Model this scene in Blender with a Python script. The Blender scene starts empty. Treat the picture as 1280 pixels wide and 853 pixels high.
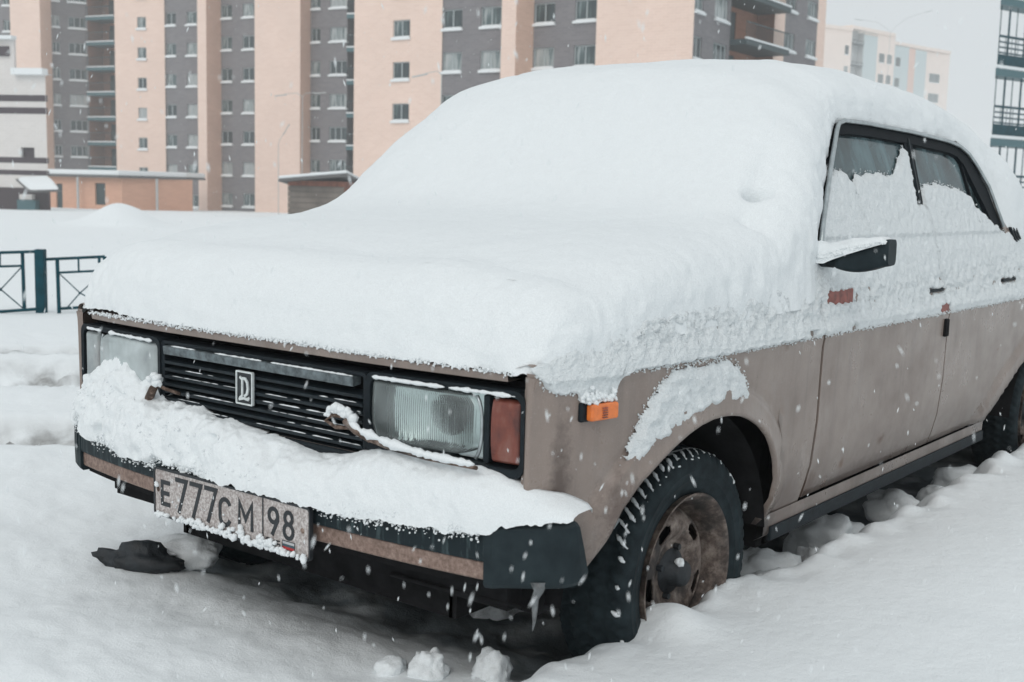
import bpy, bmesh, math, random
from mathutils import Vector, Matrix, noise
random.seed(7)
R_ = math.radians
S = bpy.context.scene
COL = S.collection

# ------------------------------------------------------------------ camera
F = 1481.2368                                   # focal length in photo pixels (1280 wide)
CAM_R = ((-0.62075967, 0.78360189, 0.02501011),
         (0.08339398, 0.09771607, -0.99171418),
         (-0.77955300, -0.61353048, -0.12600587))   # right, down, forward
CAM_C = Vector((2.25356118, 2.00026999, 1.10450164))
cam = bpy.data.cameras.new('camera')
cam.sensor_width = 36.0
cam.lens = F / 1280 * 36
cam.clip_start = 0.05
cam.clip_end = 3000
cam.dof.use_dof = True
cam.dof.focus_distance = 2.9
cam.dof.aperture_fstop = 7.0
camo = bpy.data.objects.new('camera', cam)
COL.objects.link(camo)
r, d, f = [Vector(v) for v in CAM_R]
camo.matrix_world = Matrix(((r.x, -d.x, -f.x, CAM_C.x), (r.y, -d.y, -f.y, CAM_C.y), (r.z, -d.z, -f.z, CAM_C.z), (0, 0, 0, 1)))
S.camera = camo

# ------------------------------------------------------------------ world, sun, exposure
SUN_EL, SUN_AZ = R_(38), R_(70)
w = bpy.data.worlds.new('World')
S.world = w
w.use_nodes = True
wn, wl = w.node_tree.nodes, w.node_tree.links
wn.clear()
sky = wn.new('ShaderNodeTexSky')
sky.sky_type = 'NISHITA'
sky.sun_disc = False
sky.sun_elevation = SUN_EL
sky.sun_rotation = SUN_AZ
sky.air_density = 1.0
sky.dust_density = 6.0
sky.ozone_density = 1.0
hs = wn.new('ShaderNodeHueSaturation')
hs.inputs['Saturation'].default_value = 0.10
mx = wn.new('ShaderNodeMix'); mx.data_type = 'RGBA'
mx.inputs['Factor'].default_value = 0.86                    # a closed cloud layer over the clear sky
mx.inputs[7].default_value = (7.35, 7.85, 8.15, 1)
bg = wn.new('ShaderNodeBackground')
bg.inputs['Strength'].default_value = 0.099
wo = wn.new('ShaderNodeOutputWorld')
wl.new(sky.outputs[0], hs.inputs['Color'])
wl.new(hs.outputs[0], mx.inputs[6])
wl.new(mx.outputs[2], bg.inputs['Color'])
wl.new(bg.outputs[0], wo.inputs['Surface'])
sl = bpy.data.lights.new('sun', 'SUN')
sl.energy = 0.75
sl.angle = R_(40)
sl.color = (1.0, 0.95, 0.89)
so = bpy.data.objects.new('sun', sl)
COL.objects.link(so)
sd = Vector((math.sin(SUN_AZ) * math.cos(SUN_EL), math.cos(SUN_AZ) * math.cos(SUN_EL), math.sin(SUN_EL)))
so.rotation_euler = sd.to_track_quat('Z', 'Y').to_euler()
S.view_settings.view_transform = 'Standard'
S.view_settings.look = 'None'
S.view_settings.exposure = 0.0
S.view_settings.gamma = 1.0
S.render.engine = 'CYCLES'
S.cycles.use_denoising = True
S.cycles.max_bounces = 10
S.cycles.diffuse_bounces = 4
S.cycles.volume_bounces = 5
S.cycles.transparent_max_bounces = 12
S.cycles.caustics_reflective = False
S.cycles.caustics_refractive = False

# ------------------------------------------------------------------ measuring helpers
def ray(px, py):
    a, b = (px - 640) / F, (py - 426.5) / F
    return r * a + d * b + f
def at(px, py, dep):
    return CAM_C + ray(px, py) * dep

# ------------------------------------------------------------------ materials
def srgb(c):
    return tuple(((v / 255 + 0.055) / 1.055) ** 2.4 if v / 255 > 0.04045 else v / 255 / 12.92 for v in c)
class NT:
    def __init__(s, name):
        s.m = bpy.data.materials.new(name)
        s.m.use_nodes = True
        s.n, s.l = s.m.node_tree.nodes, s.m.node_tree.links
        s.b = s.n['Principled BSDF']
        s.tc = s.n.new('ShaderNodeTexCoord')
    def mapping(s, scale, src='Object', rot=(0, 0, 0)):
        mp = s.n.new('ShaderNodeMapping')
        mp.inputs['Scale'].default_value = scale
        mp.inputs['Rotation'].default_value = rot
        s.l.new(s.tc.outputs[src], mp.inputs[0])
        return mp.outputs[0]
    def noise(s, scale, detail=4, rough=0.55, vec=None):
        t = s.n.new('ShaderNodeTexNoise')
        t.inputs['Scale'].default_value = scale
        t.inputs['Detail'].default_value = detail
        t.inputs['Roughness'].default_value = rough
        s.l.new(vec if vec is not None else s.tc.outputs['Object'], t.inputs['Vector'])
        return t.outputs['Fac']
    def ramp(s, fac, stops):
        t = s.n.new('ShaderNodeValToRGB')
        e = t.color_ramp.elements
        while len(e) < len(stops): e.new(0.5)
        for q, (p, c) in zip(e, stops):
            q.position = p
            q.color = (*c, 1) if not isinstance(c, (int, float)) else (c, c, c, 1)
        s.l.new(fac, t.inputs[0])
        return t.outputs[0]
    def mix(s, fac, a, b, mode='MIX'):
        t = s.n.new('ShaderNodeMix'); t.data_type = 'RGBA'; t.blend_type = mode
        for sock, v in ((t.inputs[0], fac), (t.inputs[6], a), (t.inputs[7], b)):
            if isinstance(v, (int, float)): sock.default_value = v
            elif isinstance(v, tuple): sock.default_value = (*v, 1)
            else: s.l.new(v, sock)
        return t.outputs[2]
    def bump(s, h, strength, dist=0.01, prev=None):
        t = s.n.new('ShaderNodeBump')
        t.inputs['Strength'].default_value = strength
        t.inputs['Distance'].default_value = dist
        s.l.new(h, t.inputs['Height'])
        if prev is not None: s.l.new(prev, t.inputs['Normal'])
        return t.outputs[0]
    def set(s, **k):
        names = dict(col='Base Color', rough='Roughness', metal='Metallic', spec='Specular IOR Level', nrm='Normal',
                     trans='Transmission Weight', ior='IOR', alpha='Alpha', coat='Coat Weight', sss='Subsurface Weight')
        for a, v in k.items():
            sock = s.b.inputs[names[a]]
            if isinstance(v, (int, float)): sock.default_value = v
            elif isinstance(v, tuple): sock.default_value = (*v, 1)
            else: s.l.new(v, sock)
        return s.m
def plain(name, col, rough=0.6, metal=0.0, var=0.12, scale=30, bump=0.15, spec=0.5):
    t = NT(name)
    n = t.noise(scale, 5)
    c = t.ramp(n, [(0.3, tuple(v * (1 - var) for v in col)), (0.7, tuple(min(1, v * (1 + var)) for v in col))])
    return t.set(col=c, rough=rough, metal=metal, spec=spec, nrm=t.bump(t.noise(scale * 4, 3), bump, 0.004))

def snow_mat(name, base, grain=1.0, big=1.0):
    t = NT(name)
    n1 = t.noise(260, 3, 0.6)
    n2 = t.noise(38, 5, 0.6)
    n3 = t.noise(5, 4, 0.55)
    b = t.bump(n3, 0.25 * big, 0.04)
    b = t.bump(n2, 0.30 * grain, 0.012, b)
    b = t.bump(n1, 0.45 * grain, 0.004, b)
    c = t.mix(t.ramp(n2, [(0.35, 0), (0.7, 1)]), tuple(v * 0.965 for v in base), base)
    c = t.mix(t.ramp(t.noise(420, 2, 0.7), [(0.38, 0.0), (0.62, 1.0)]), tuple(v * 0.90 for v in base), c)
    t.set(col=c, rough=0.75, spec=0.25, nrm=b)
    return t.m
SNOWC = (0.84, 0.875, 0.89)
M = {}
M['snow'] = snow_mat('snow', SNOWC)
M['frost'] = snow_mat('frosted_snow', (0.80, 0.84, 0.855), 2.2, 1.0)
M['far_snow'] = snow_mat('distant_snow', SNOWC, 0.3, 0.5)

# ground snow: clean snow with greyer, trampled wheel ruts painted by a vertex mask of wear
t = NT('ground_snow')
n1, n2, n3 = t.noise(220, 3, 0.6), t.noise(30, 5, 0.6), t.noise(3.2, 4, 0.5)
at_ = t.n.new('ShaderNodeAttribute'); at_.attribute_name = 'wear'
b = t.bump(n3, 0.3, 0.05); b = t.bump(n2, 0.3, 0.014, b); b = t.bump(n1, 0.4, 0.004, b)
dirt = t.mix(t.ramp(t.noise(16, 6, 0.65), [(0.35, 0.0), (0.65, 1.0)]), (0.50, 0.51, 0.51), (0.20, 0.195, 0.19))
c = t.mix(at_.outputs['Fac'], SNOWC, dirt)
ab = t.n.new('ShaderNodeAttribute'); ab.attribute_name = 'car_shade'
c = t.mix(ab.outputs['Fac'], c, t.mix(t.ramp(t.noise(5, 3, 0.5), [(0.35, 0.0), (0.70, 1.0)]), (0.045, 0.055, 0.062), (0.22, 0.25, 0.265)))  # shade under the car painted into the ground colour
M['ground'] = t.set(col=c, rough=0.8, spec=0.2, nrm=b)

# car paint: beige brown, dull, with vertical dirt streaks and grime low down
t = NT('beige_paint')
streak = t.noise(1.0, 6, 0.62, t.mapping((42, 42, 3.2)))
blot = t.noise(7, 5, 0.6)
fine = t.noise(420, 2, 0.6)
base = t.mix(t.ramp(blot, [(0.3, 0), (0.75, 1)]), (0.278, 0.224, 0.195), (0.208, 0.166, 0.145))
base = t.mix(t.ramp(streak, [(0.50, 0.0), (0.74, 0.38)]), base, (0.135, 0.112, 0.102))
sep = t.n.new('ShaderNodeSeparateXYZ'); t.l.new(t.tc.outputs['Object'], sep.inputs[0])
mr = t.n.new('ShaderNodeMapRange'); mr.inputs['From Min'].default_value = 0.50; mr.inputs['From Max'].default_value = 0.27
t.l.new(sep.outputs['Z'], mr.inputs['Value'])
grime = t.n.new('ShaderNodeMath'); grime.operation = 'MULTIPLY'
t.l.new(mr.outputs[0], grime.inputs[0]); t.l.new(t.ramp(t.noise(9, 6, 0.65), [(0.25, 0.15), (0.6, 1.0)]), grime.inputs[1])
base = t.mix(grime.outputs[0], base, (0.125, 0.100, 0.088))
spots = t.ramp(t.noise(11, 4, 0.5), [(0.70, 0.0), (0.76, 1.0)])
base = t.mix(spots, base, (0.16, 0.085, 0.055))
base = t.mix(t.ramp(fine, [(0.60, 0.0), (0.72, 0.45)]), base, (0.40, 0.36, 0.34))
def spot(cx_, cz_, rx, rz, seed):
    mp = t.n.new('ShaderNodeMapping'); mp.vector_type = 'POINT'
    mp.inputs['Location'].default_value = (-cx_ / rx, 0, -cz_ / rz); mp.inputs['Scale'].default_value = (1 / rx, 0, 1 / rz)
    t.l.new(t.tc.outputs['Object'], mp.inputs[0])
    ln = t.n.new('ShaderNodeVectorMath'); ln.operation = 'LENGTH'; t.l.new(mp.outputs[0], ln.inputs[0])
    nn = t.noise(38 + seed, 5, 0.7); ad = t.n.new('ShaderNodeMath'); ad.operation = 'MULTIPLY_ADD'; ad.inputs[1].default_value = 1.6
    t.l.new(nn, ad.inputs[0]); t.l.new(ln.outputs['Value'], ad.inputs[2])
    return t.ramp(ad.outputs[0], [(0.62, 1.0), (1.0, 0.0)]) if False else t.ramp(sc_(ad.outputs[0]), [(0.55, 1.0), (0.95, 0.0)])
def sc_(sock):
    m_ = t.n.new('ShaderNodeMath'); m_.operation = 'MULTIPLY'; m_.inputs[1].default_value = 0.55; t.l.new(sock, m_.inputs[0]); return m_.outputs[0]
for i, (cx_, cz_, rx, rz, col_, k_) in enumerate(((-0.555, 0.372, 0.030, 0.028, (0.085, 0.042, 0.025), 1), (-0.33, 0.30, 0.07, 0.05, (0.045, 0.036, 0.032), 1), (-0.42, 0.36, 0.06, 0.10, (0.15, 0.115, 0.10), 1),
        (0.51, 0.56, 0.02, 0.10, (0.11, 0.082, 0.070), 1), (0.36, 0.50, 0.05, 0.05, (0.14, 0.105, 0.09), 1), (-0.90, 0.36, 0.35, 0.02, (0.12, 0.09, 0.078), 1), (-1.00, 0.43, 0.02, 0.012, (0.10, 0.05, 0.03), 1), (-0.74, 0.40, 0.014, 0.014, (0.12, 0.06, 0.035), 1), (0.48, 0.37, 0.05, 0.05, (0.09, 0.055, 0.04), 1))):
    base = t.mix(spot(cx_, cz_, rx * 1.7, rz * 1.7, i), base, col_)
salt = t.ramp(t.noise(1.0, 5, 0.7, t.mapping((9, 9, 5))), [(0.55, 0.0), (0.80, 0.22)])
base = t.mix(salt, base, (0.42, 0.40, 0.39))
speck = t.ramp(t.noise(75, 3, 0.7), [(0.70, 0.0), (0.74, 0.8)])
base = t.mix(speck, base, (0.07, 0.05, 0.042))
M['paint'] = t.set(col=base, rough=t.ramp(blot, [(0.3, 0.22), (0.7, 0.45)]), spec=0.5, nrm=t.bump(t.noise(140, 4), 0.08, 0.003))

t = NT('rusty_steel')
n = t.noise(26, 7, 0.7); n2 = t.noise(9, 5, 0.6)
c = t.ramp(n, [(0.34, (0.028, 0.02, 0.017)), (0.49, (0.085, 0.052, 0.036)), (0.58, (0.25, 0.18, 0.145)), (0.72, (0.42, 0.36, 0.32))])
c = t.mix(t.ramp(n2, [(0.48, 0), (0.64, 0.85)]), c, (0.018, 0.017, 0.017))
M['rust'] = t.set(col=c, rough=0.75, metal=0.15, nrm=t.bump(n, 0.5, 0.004))
t = NT('wheel_disc_paint')
n = t.noise(30, 7, 0.7); n2 = t.noise(11, 5, 0.6)
c = t.ramp(n, [(0.34, (0.035, 0.025, 0.021)), (0.47, (0.105, 0.078, 0.065)), (0.6, (0.22, 0.18, 0.155)), (0.75, (0.36, 0.31, 0.28))])
c = t.mix(t.ramp(n2, [(0.46, 0), (0.62, 0.9)]), c, (0.018, 0.016, 0.016))
M['disc'] = t.set(col=c, rough=0.7, metal=0.1, nrm=t.bump(n, 0.4, 0.003))
t = NT('rusted_strip')
n = t.noise(90, 5, 0.7)
c = t.ramp(n, [(0.3, (0.13, 0.085, 0.066)), (0.5, (0.24, 0.165, 0.135)), (0.72, (0.36, 0.27, 0.23))])
M['strip'] = t.set(col=c, rough=0.65, metal=0.2, nrm=t.bump(n, 0.3, 0.002))

M['black'] = plain('black_plastic', (0.010, 0.015, 0.019), 0.6, 0, 0.3, 40, 0.15, 0.2)
M['seal'] = plain('black_rubber_seal', (0.006, 0.009, 0.012), 0.65, 0, 0.2, 60, 0.1, 0.12)
M['under'] = plain('grimy_underbody', (0.012, 0.012, 0.013), 0.95, 0, 0.4, 20, 0.3, 0.1)
M['inner'] = plain('dark_inner_body', (0.010, 0.010, 0.011), 0.9, 0, 0.3, 20, 0.1, 0.1)
t = NT('bumper_plastic')                      # black plastic with frost streaks running down
st = t.noise(1.0, 5, 0.65, t.mapping((60, 60, 9)))
c = t.mix(t.ramp(st, [(0.50, 0.0), (0.70, 0.40)]), (0.010, 0.018, 0.022), (0.15, 0.21, 0.22))
M['bumper'] = t.set(col=c, rough=0.6, spec=0.2, nrm=t.bump(st, 0.1, 0.003))
t = NT('end_cap_plastic')
n = t.noise(18, 5, 0.6)
c = t.ramp(n, [(0.35, (0.008, 0.015, 0.019)), (0.72, (0.018, 0.030, 0.035))])
M['cap'] = t.set(col=c, rough=0.55, spec=0.22, nrm=t.bump(t.noise(300, 2), 0.12, 0.002))
t = NT('tyre_rubber')
n = t.noise(24, 5, 0.6)
c = t.ramp(n, [(0.35, (0.008, 0.013, 0.016)), (0.7, (0.022, 0.034, 0.039))])
M['rubber'] = t.set(col=c, rough=0.75, spec=0.18, nrm=t.bump(t.noise(160, 3), 0.25, 0.002))
M['chrome'] = plain('dull_chrome', (0.42, 0.46, 0.47), 0.35, 0.8, 0.2, 40, 0.1)
M['silver'] = plain('grey_slat_metal', (0.115, 0.14, 0.15), 0.5, 0.2, 0.6, 55, 0.2)
M['white'] = plain('white_enamel', (0.62, 0.66, 0.66), 0.5, 0.1, 0.15, 60, 0.1)
M['slat'] = plain('black_slat_plastic', (0.012, 0.019, 0.024), 0.5, 0, 0.35, 60, 0.1, 0.25)
M['reflector'] = plain('lamp_reflector', (0.80, 0.88, 0.88), 0.33, 0.85, 0.10, 20, 0.05)
M['greyback'] = plain('lamp_frosted_reflector', (0.50, 0.56, 0.57), 0.5, 0.2, 0.2, 16, 0.05)
t = NT('amber_lens'); c = t.mix(t.ramp(t.noise(60, 4), [(0.4, 0), (0.7, 1)]), (0.80, 0.20, 0.035), (0.62, 0.15, 0.03))
M['amber'] = t.set(col=c, rough=0.25, coat=0.4, spec=0.5)
t = NT('red_indicator_lens')
n = t.noise(1.0, 4, 0.6, t.mapping((14, 14, 7)))
c = t.ramp(n, [(0.30, (0.045, 0.025, 0.025)), (0.52, (0.19, 0.058, 0.042)), (0.72, (0.26, 0.14, 0.115))])
M['red'] = t.set(col=c, rough=0.25, coat=0.1, spec=0.35)
M['redpatch'] = plain('dull_red_reflector', (0.22, 0.06, 0.045), 0.5, 0, 0.4, 60, 0.1)
def glass(name, tint, gloss_rough=0.05, refr=None, haze=None):
    m = bpy.data.materials.new(name); m.use_nodes = True
    n, l = m.node_tree.nodes, m.node_tree.links
    n.clear()
    tr = n.new('ShaderNodeBsdfRefraction' if refr else 'ShaderNodeBsdfTransparent'); tr.inputs[0].default_value = (*tint, 1)
    if refr: tr.inputs['IOR'].default_value = refr; tr.inputs['Roughness'].default_value = 0.06
    gl = n.new('ShaderNodeBsdfGlossy'); gl.inputs['Roughness'].default_value = gloss_rough
    fr = n.new('ShaderNodeFresnel'); gm = n.new('ShaderNodeNewGeometry'); io = n.new('ShaderNodeMapRange'); io.inputs['To Min'].default_value = 1.52; io.inputs['To Max'].default_value = 1 / 1.52
    l.new(gm.outputs['Backfacing'], io.inputs['Value']); l.new(io.outputs[0], fr.inputs['IOR'])
    ms = n.new('ShaderNodeMixShader'); o = n.new('ShaderNodeOutputMaterial')
    l.new(fr.outputs[0], ms.inputs[0]); l.new(tr.outputs[0], ms.inputs[1]); l.new(gl.outputs[0], ms.inputs[2])
    last = ms.outputs[0]
    if haze:
        df = n.new('ShaderNodeBsdfDiffuse'); df.inputs[0].default_value = (*haze[0], 1)
        tc = n.new('ShaderNodeTexCoord'); nz = n.new('ShaderNodeTexNoise'); nz.inputs['Scale'].default_value = haze[2]; nz.inputs['Detail'].default_value = 5
        mp = n.new('ShaderNodeMapping'); mp.inputs['Scale'].default_value = haze[3] if len(haze) > 3 else (1, 1, 1)
        rp = n.new('ShaderNodeMapRange'); rp.inputs['From Min'].default_value = 0.3; rp.inputs['From Max'].default_value = 0.75
        rp.inputs['To Min'].default_value = haze[1][0]; rp.inputs['To Max'].default_value = haze[1][1]
        l.new(tc.outputs['Object'], mp.inputs[0]); l.new(mp.outputs[0], nz.inputs['Vector']); l.new(nz.outputs['Fac'], rp.inputs['Value'])
        m2 = n.new('ShaderNodeMixShader'); l.new(rp.outputs[0], m2.inputs[0]); l.new(last, m2.inputs[1]); l.new(df.outputs[0], m2.inputs[2])
        last = m2.outputs[0]
    l.new(last, o.inputs['Surface'])
    return m
M['carglass'] = glass('car_window_glass', (0.40, 0.47, 0.49), 0.04, haze=((0.28, 0.40, 0.43), (0.0, 0.5), 7.5, (1.8, 1, 0.6)))  # teal reflections painted into the pane as a blotchy diffuse layer
M['lens'] = glass('lamp_glass', (0.86, 0.91, 0.90), 0.10, refr=1.28, haze=((0.60, 0.68, 0.68), (0.06, 0.36), 7.0))
M['frostlens'] = glass('frosted_lamp_glass', (0.8, 0.86, 0.86), 0.1, haze=((0.60, 0.66, 0.67), (0.45, 0.85), 14.0))
t = NT('number_plate_face')
n = t.noise(170, 4, 0.7); n2 = t.noise(14, 5, 0.6)
c = t.mix(t.ramp(n, [(0.42, 0), (0.62, 1)]), (0.31, 0.27, 0.255), (0.60, 0.565, 0.55))
c = t.mix(t.ramp(n2, [(0.5, 0), (0.75, 0.5)]), c, (0.24, 0.18, 0.165))
M['plate'] = t.set(col=c, rough=0.55, nrm=t.bump(n, 0.2, 0.002))
M['ink'] = plain('black_plate_paint', (0.014, 0.018, 0.022), 0.5, 0, 0.3, 60, 0.05)
M['flag_white'] = plain('flag_white', (0.45, 0.46, 0.47), 0.6)
M['flag_blue'] = plain('flag_blue', (0.04, 0.08, 0.10), 0.6)
M['flag_red'] = plain('flag_red', (0.42, 0.03, 0.03), 0.6)
M['ice'] = plain('dirty_ice', (0.13, 0.14, 0.145), 0.25, 0, 0.4, 60, 0.3)
M['stone'] = plain('black_stone', (0.014, 0.018, 0.022), 0.6, 0, 0.5, 26, 0.6)
M['seat'] = plain('seat_cloth', (0.03, 0.034, 0.038), 0.9)
M['teal'] = plain('teal_steel', (0.007, 0.055, 0.074), 0.6, 0, 0.3, 8, 0.05, 0.12)
# building materials
def brick(name, c1, c2, scale=1.0):
    t = NT(name)
    a = t.noise(0.35 * scale, 4, 0.6)
    bkt = t.n.new('ShaderNodeTexBrick')
    bkt.inputs['Scale'].default_value = 1.0
    bkt.inputs['Brick Width'].default_value = 0.5; bkt.inputs['Row Height'].default_value = 0.16; bkt.inputs['Mortar Size'].default_value = 0.012
    bkt.inputs['Color1'].default_value = (*c1, 1); bkt.inputs['Color2'].default_value = (*c2, 1)
    bkt.inputs['Mortar'].default_value = (*[min(1, v * 1.12) for v in c1], 1)
    # bricks run along the wall: use the face's own horizontal direction
    g = t.n.new('ShaderNodeNewGeometry')
    cr = t.n.new('ShaderNodeVectorMath'); cr.operation = 'CROSS_PRODUCT'; cr.inputs[1].default_value = (0, 0, 1)
    dt = t.n.new('ShaderNodeVectorMath'); dt.operation = 'DOT_PRODUCT'
    sp = t.n.new('ShaderNodeSeparateXYZ'); cb = t.n.new('ShaderNodeCombineXYZ')
    t.l.new(g.outputs['True Normal'], cr.inputs[0]); t.l.new(cr.outputs[0], dt.inputs[0]); t.l.new(t.tc.outputs['Object'], dt.inputs[1])
    t.l.new(t.tc.outputs['Object'], sp.inputs[0]); t.l.new(dt.outputs['Value'], cb.inputs[0]); t.l.new(sp.outputs['Z'], cb.inputs[1])
    t.l.new(cb.outputs[0], bkt.inputs['Vector'])
    c = t.mix(t.ramp(a, [(0.3, 0.0), (0.7, 0.35)]), bkt.outputs['Color'], tuple(v * 0.82 for v in c1))
    return t.set(col=c, rough=0.85, spec=0.2)
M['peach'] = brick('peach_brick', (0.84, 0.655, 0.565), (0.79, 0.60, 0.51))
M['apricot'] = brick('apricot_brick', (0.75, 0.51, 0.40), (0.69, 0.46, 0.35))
M['grey'] = brick('grey_brick', (0.225, 0.213, 0.222), (0.18, 0.172, 0.182))
M['orange'] = brick('orange_brick', (0.68, 0.40, 0.285), (0.62, 0.355, 0.25))
M['pale'] = brick('hazed_far_brick', (0.86, 0.74, 0.67), (0.84, 0.71, 0.64))  # brick paled so the fade of distant air sits in its colour
M['paleorange'] = brick('pale_orange_brick', (0.74, 0.52, 0.44), (0.72, 0.5, 0.42))
M['loggia'] = brick('brown_loggia_brick', (0.42, 0.20, 0.13), (0.36, 0.17, 0.11))
M['tile'] = brick('white_tile', (0.70, 0.67, 0.65), (0.66, 0.63, 0.61))
M['band'] = plain('dark_band_tile', (0.05, 0.035, 0.045), 0.6)
M['plinth'] = plain('dark_plinth', (0.045, 0.03, 0.035), 0.7)
M['frame'] = plain('window_frame', (0.40, 0.44, 0.45), 0.5)
M['tealpanel'] = plain('teal_sheet_metal', (0.05, 0.13, 0.15), 0.5)
M['balcony_panel'] = plain('dark_balcony_sheet', (0.028, 0.052, 0.058), 0.6)
M['wood'] = plain('weathered_boards', (0.17, 0.145, 0.125), 0.85, 0, 0.35, 0.7)
M['redwood'] = plain('red_brown_boards', (0.24, 0.09, 0.055), 0.85, 0, 0.35, 3)
M['concrete'] = plain('dark_concrete', (0.12, 0.12, 0.12), 0.9)
M['lamp_post'] = plain('grey_post_paint', (0.46, 0.48, 0.48), 0.6)
M['paleblue'] = plain('pale_blue_glazing', (0.50, 0.58, 0.59), 0.4)
t = NT('building_window_glass')
oi = t.n.new('ShaderNodeObjectInfo')
stp = t.noise(1.0, 3, 0.6, t.mapping((5.5, 1, 0.4)))
ad = t.n.new('ShaderNodeMath'); ad.operation = 'ADD'
t.l.new(stp, ad.inputs[0])
mu = t.n.new('ShaderNodeMath'); mu.operation = 'MULTIPLY_ADD'; mu.inputs[1].default_value = 0.55; mu.inputs[2].default_value = -0.28
t.l.new(oi.outputs['Random'], mu.inputs[0]); t.l.new(mu.outputs[0], ad.inputs[1])
c = t.ramp(ad.outputs[0], [(0.35, (0.018, 0.035, 0.04)), (0.52, (0.07, 0.11, 0.115)), (0.62, (0.30, 0.34, 0.34)), (0.8, (0.42, 0.44, 0.44))])
M['bglass'] = t.set(col=c, rough=0.12, spec=0.6)

# ------------------------------------------------------------------ object helpers
def mesh(name, verts, faces, smooth=True):
    me = bpy.data.meshes.new(name)
    me.from_pydata([tuple(v) for v in verts], [], faces)
    me.update()
    if smooth:
        me.polygons.foreach_set('use_smooth', [True] * len(me.polygons))
    return me
def put(name, me, mat=None, parent=None):
    if mat is not None and not me.materials: me.materials.append(mat)
    o = bpy.data.objects.new(name, me)
    COL.objects.link(o)
    if parent is not None: o.parent = parent
    return o
def tag(o, label=None, cat=None, group=None, kind=None):
    if label: o['label'] = label
    if cat: o['category'] = cat
    if group: o['group'] = group
    if kind: o['kind'] = kind
    return o
def empty(name, loc, label, cat, group=None):
    o = bpy.data.objects.new(name, None)
    COL.objects.link(o)
    o.location = loc
    return tag(o, label, cat, group)
class B:
    """collects shapes in world coordinates, built as one mesh (relative to the parent's place)"""
    def __init__(s): s.v, s.f = [], []
    def add(s, v, f):
        k = len(s.v)
        s.v += [Vector(p) for p in v]
        s.f += [tuple(i + k for i in q) for q in f]
    def box(s, a, b):
        x0, y0, z0 = a; x1, y1, z1 = b
        s.add([(x0, y0, z0), (x1, y0, z0), (x1, y1, z0), (x0, y1, z0), (x0, y0, z1), (x1, y0, z1), (x1, y1, z1), (x0, y1, z1)],
              [(0, 3, 2, 1), (4, 5, 6, 7), (0, 1, 5, 4), (1, 2, 6, 5), (2, 3, 7, 6), (3, 0, 4, 7)])
    def obox(s, o, ax, ay, az):
        o, ax, ay, az = Vector(o), Vector(ax), Vector(ay), Vector(az)
        s.add([o, o + ax, o + ax + ay, o + ay, o + az, o + ax + az, o + ax + ay + az, o + ay + az],
              [(0, 3, 2, 1), (4, 5, 6, 7), (0, 1, 5, 4), (1, 2, 6, 5), (2, 3, 7, 6), (3, 0, 4, 7)])
    def tube(s, pts, rad, seg=8, caps=True):
        pts = [Vector(p) for p in pts]
        n = len(pts)
        rads = rad if isinstance(rad, (list, tuple)) else [rad] * n
        v, fc = [], []
        up = None
        for i, p in enumerate(pts):
            tdir = (pts[min(i + 1, n - 1)] - pts[max(i - 1, 0)]).normalized()
            if up is None:
                up = tdir.orthogonal().normalized()
            up = (up - tdir * up.dot(tdir)).normalized()
            sd_ = tdir.cross(up)
            for j in range(seg):
                a = 2 * math.pi * j / seg
                v.append(p + (up * math.cos(a) + sd_ * math.sin(a)) * rads[i])
        for i in range(n - 1):
            for j in range(seg):
                k = (j + 1) % seg
                fc.append((i * seg + j, i * seg + k, (i + 1) * seg + k, (i + 1) * seg + j))
        if caps:
            fc.append(tuple(range(seg - 1, -1, -1)))
            fc.append(tuple((n - 1) * seg + j for j in range(seg)))
        s.add(v, fc)
    def grid(s, fn, nu, nv, flip=False):
        v = [fn(i / nu, j / nv) for i in range(nu + 1) for j in range(nv + 1)]
        q = []
        for i in range(nu):
            for j in range(nv):
                a = i * (nv + 1) + j
                q.append((a, a + 1, a + nv + 2, a + nv + 1) if flip else (a, a + nv + 1, a + nv + 2, a + 1))
        s.add(v, q)
    def prism(s, poly, dirv):
        """closed polygon (list of 3-D points) pushed along dirv"""
        dirv = Vector(dirv); n = len(poly)
        s.add([Vector(p) for p in poly] + [Vector(p) + dirv for p in poly],
              [tuple(range(n - 1, -1, -1)), tuple(range(n, 2 * n))] + [(i, (i + 1) % n, n + (i + 1) % n, n + i) for i in range(n)])
    def build(s, name, mat, parent=None, smooth=False, bevel=0, solid=0, offset=-1, seg=2):
        org = parent_world(parent)
        me = mesh(name, [p - org for p in s.v], s.f, smooth)
        o = put(name, me, mat, parent)
        if solid:
            m = o.modifiers.new('s', 'SOLIDIFY'); m.thickness = solid; m.offset = offset
        if bevel:
            m = o.modifiers.new('b', 'BEVEL'); m.width = bevel; m.segments = seg; m.limit_method = 'ANGLE'; m.angle_limit = R_(35)
            me.polygons.foreach_set('use_smooth', [True] * len(me.polygons))
            if hasattr(m, 'harden_normals'): m.harden_normals = True
        return o
def parent_world(p):
    v = Vector((0, 0, 0))
    while p is not None:
        v += p.location
        p = p.parent
    return v
def lerp(pts, x):
    """piecewise linear through sorted (x, y) pairs"""
    if x <= pts[0][0]: return pts[0][1]
    for (x0, y0), (x1, y1) in zip(pts, pts[1:]):
        if x <= x1: return y0 + (y1 - y0) * (x - x0) / (x1 - x0)
    return pts[-1][1]
def smooth(pts, x, w_):
    return sum(lerp(pts, x + w_ * k / 4) * (5 - abs(k)) for k in range(-4, 5)) / 25
def sst(a, b, x):
    t_ = max(0.0, min(1.0, (x - a) / (b - a)))
    return t_ * t_ * (3 - 2 * t_)
def nz(x, y, z, s_=1.0):
    return noise.noise(Vector((x * s_, y * s_, z * s_)))
def fbm(x, y, z, s_, o=4):
    return noise.fractal(Vector((x * s_, y * s_, z * s_)), 0.9, 2.1, o)
_ico = None
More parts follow.
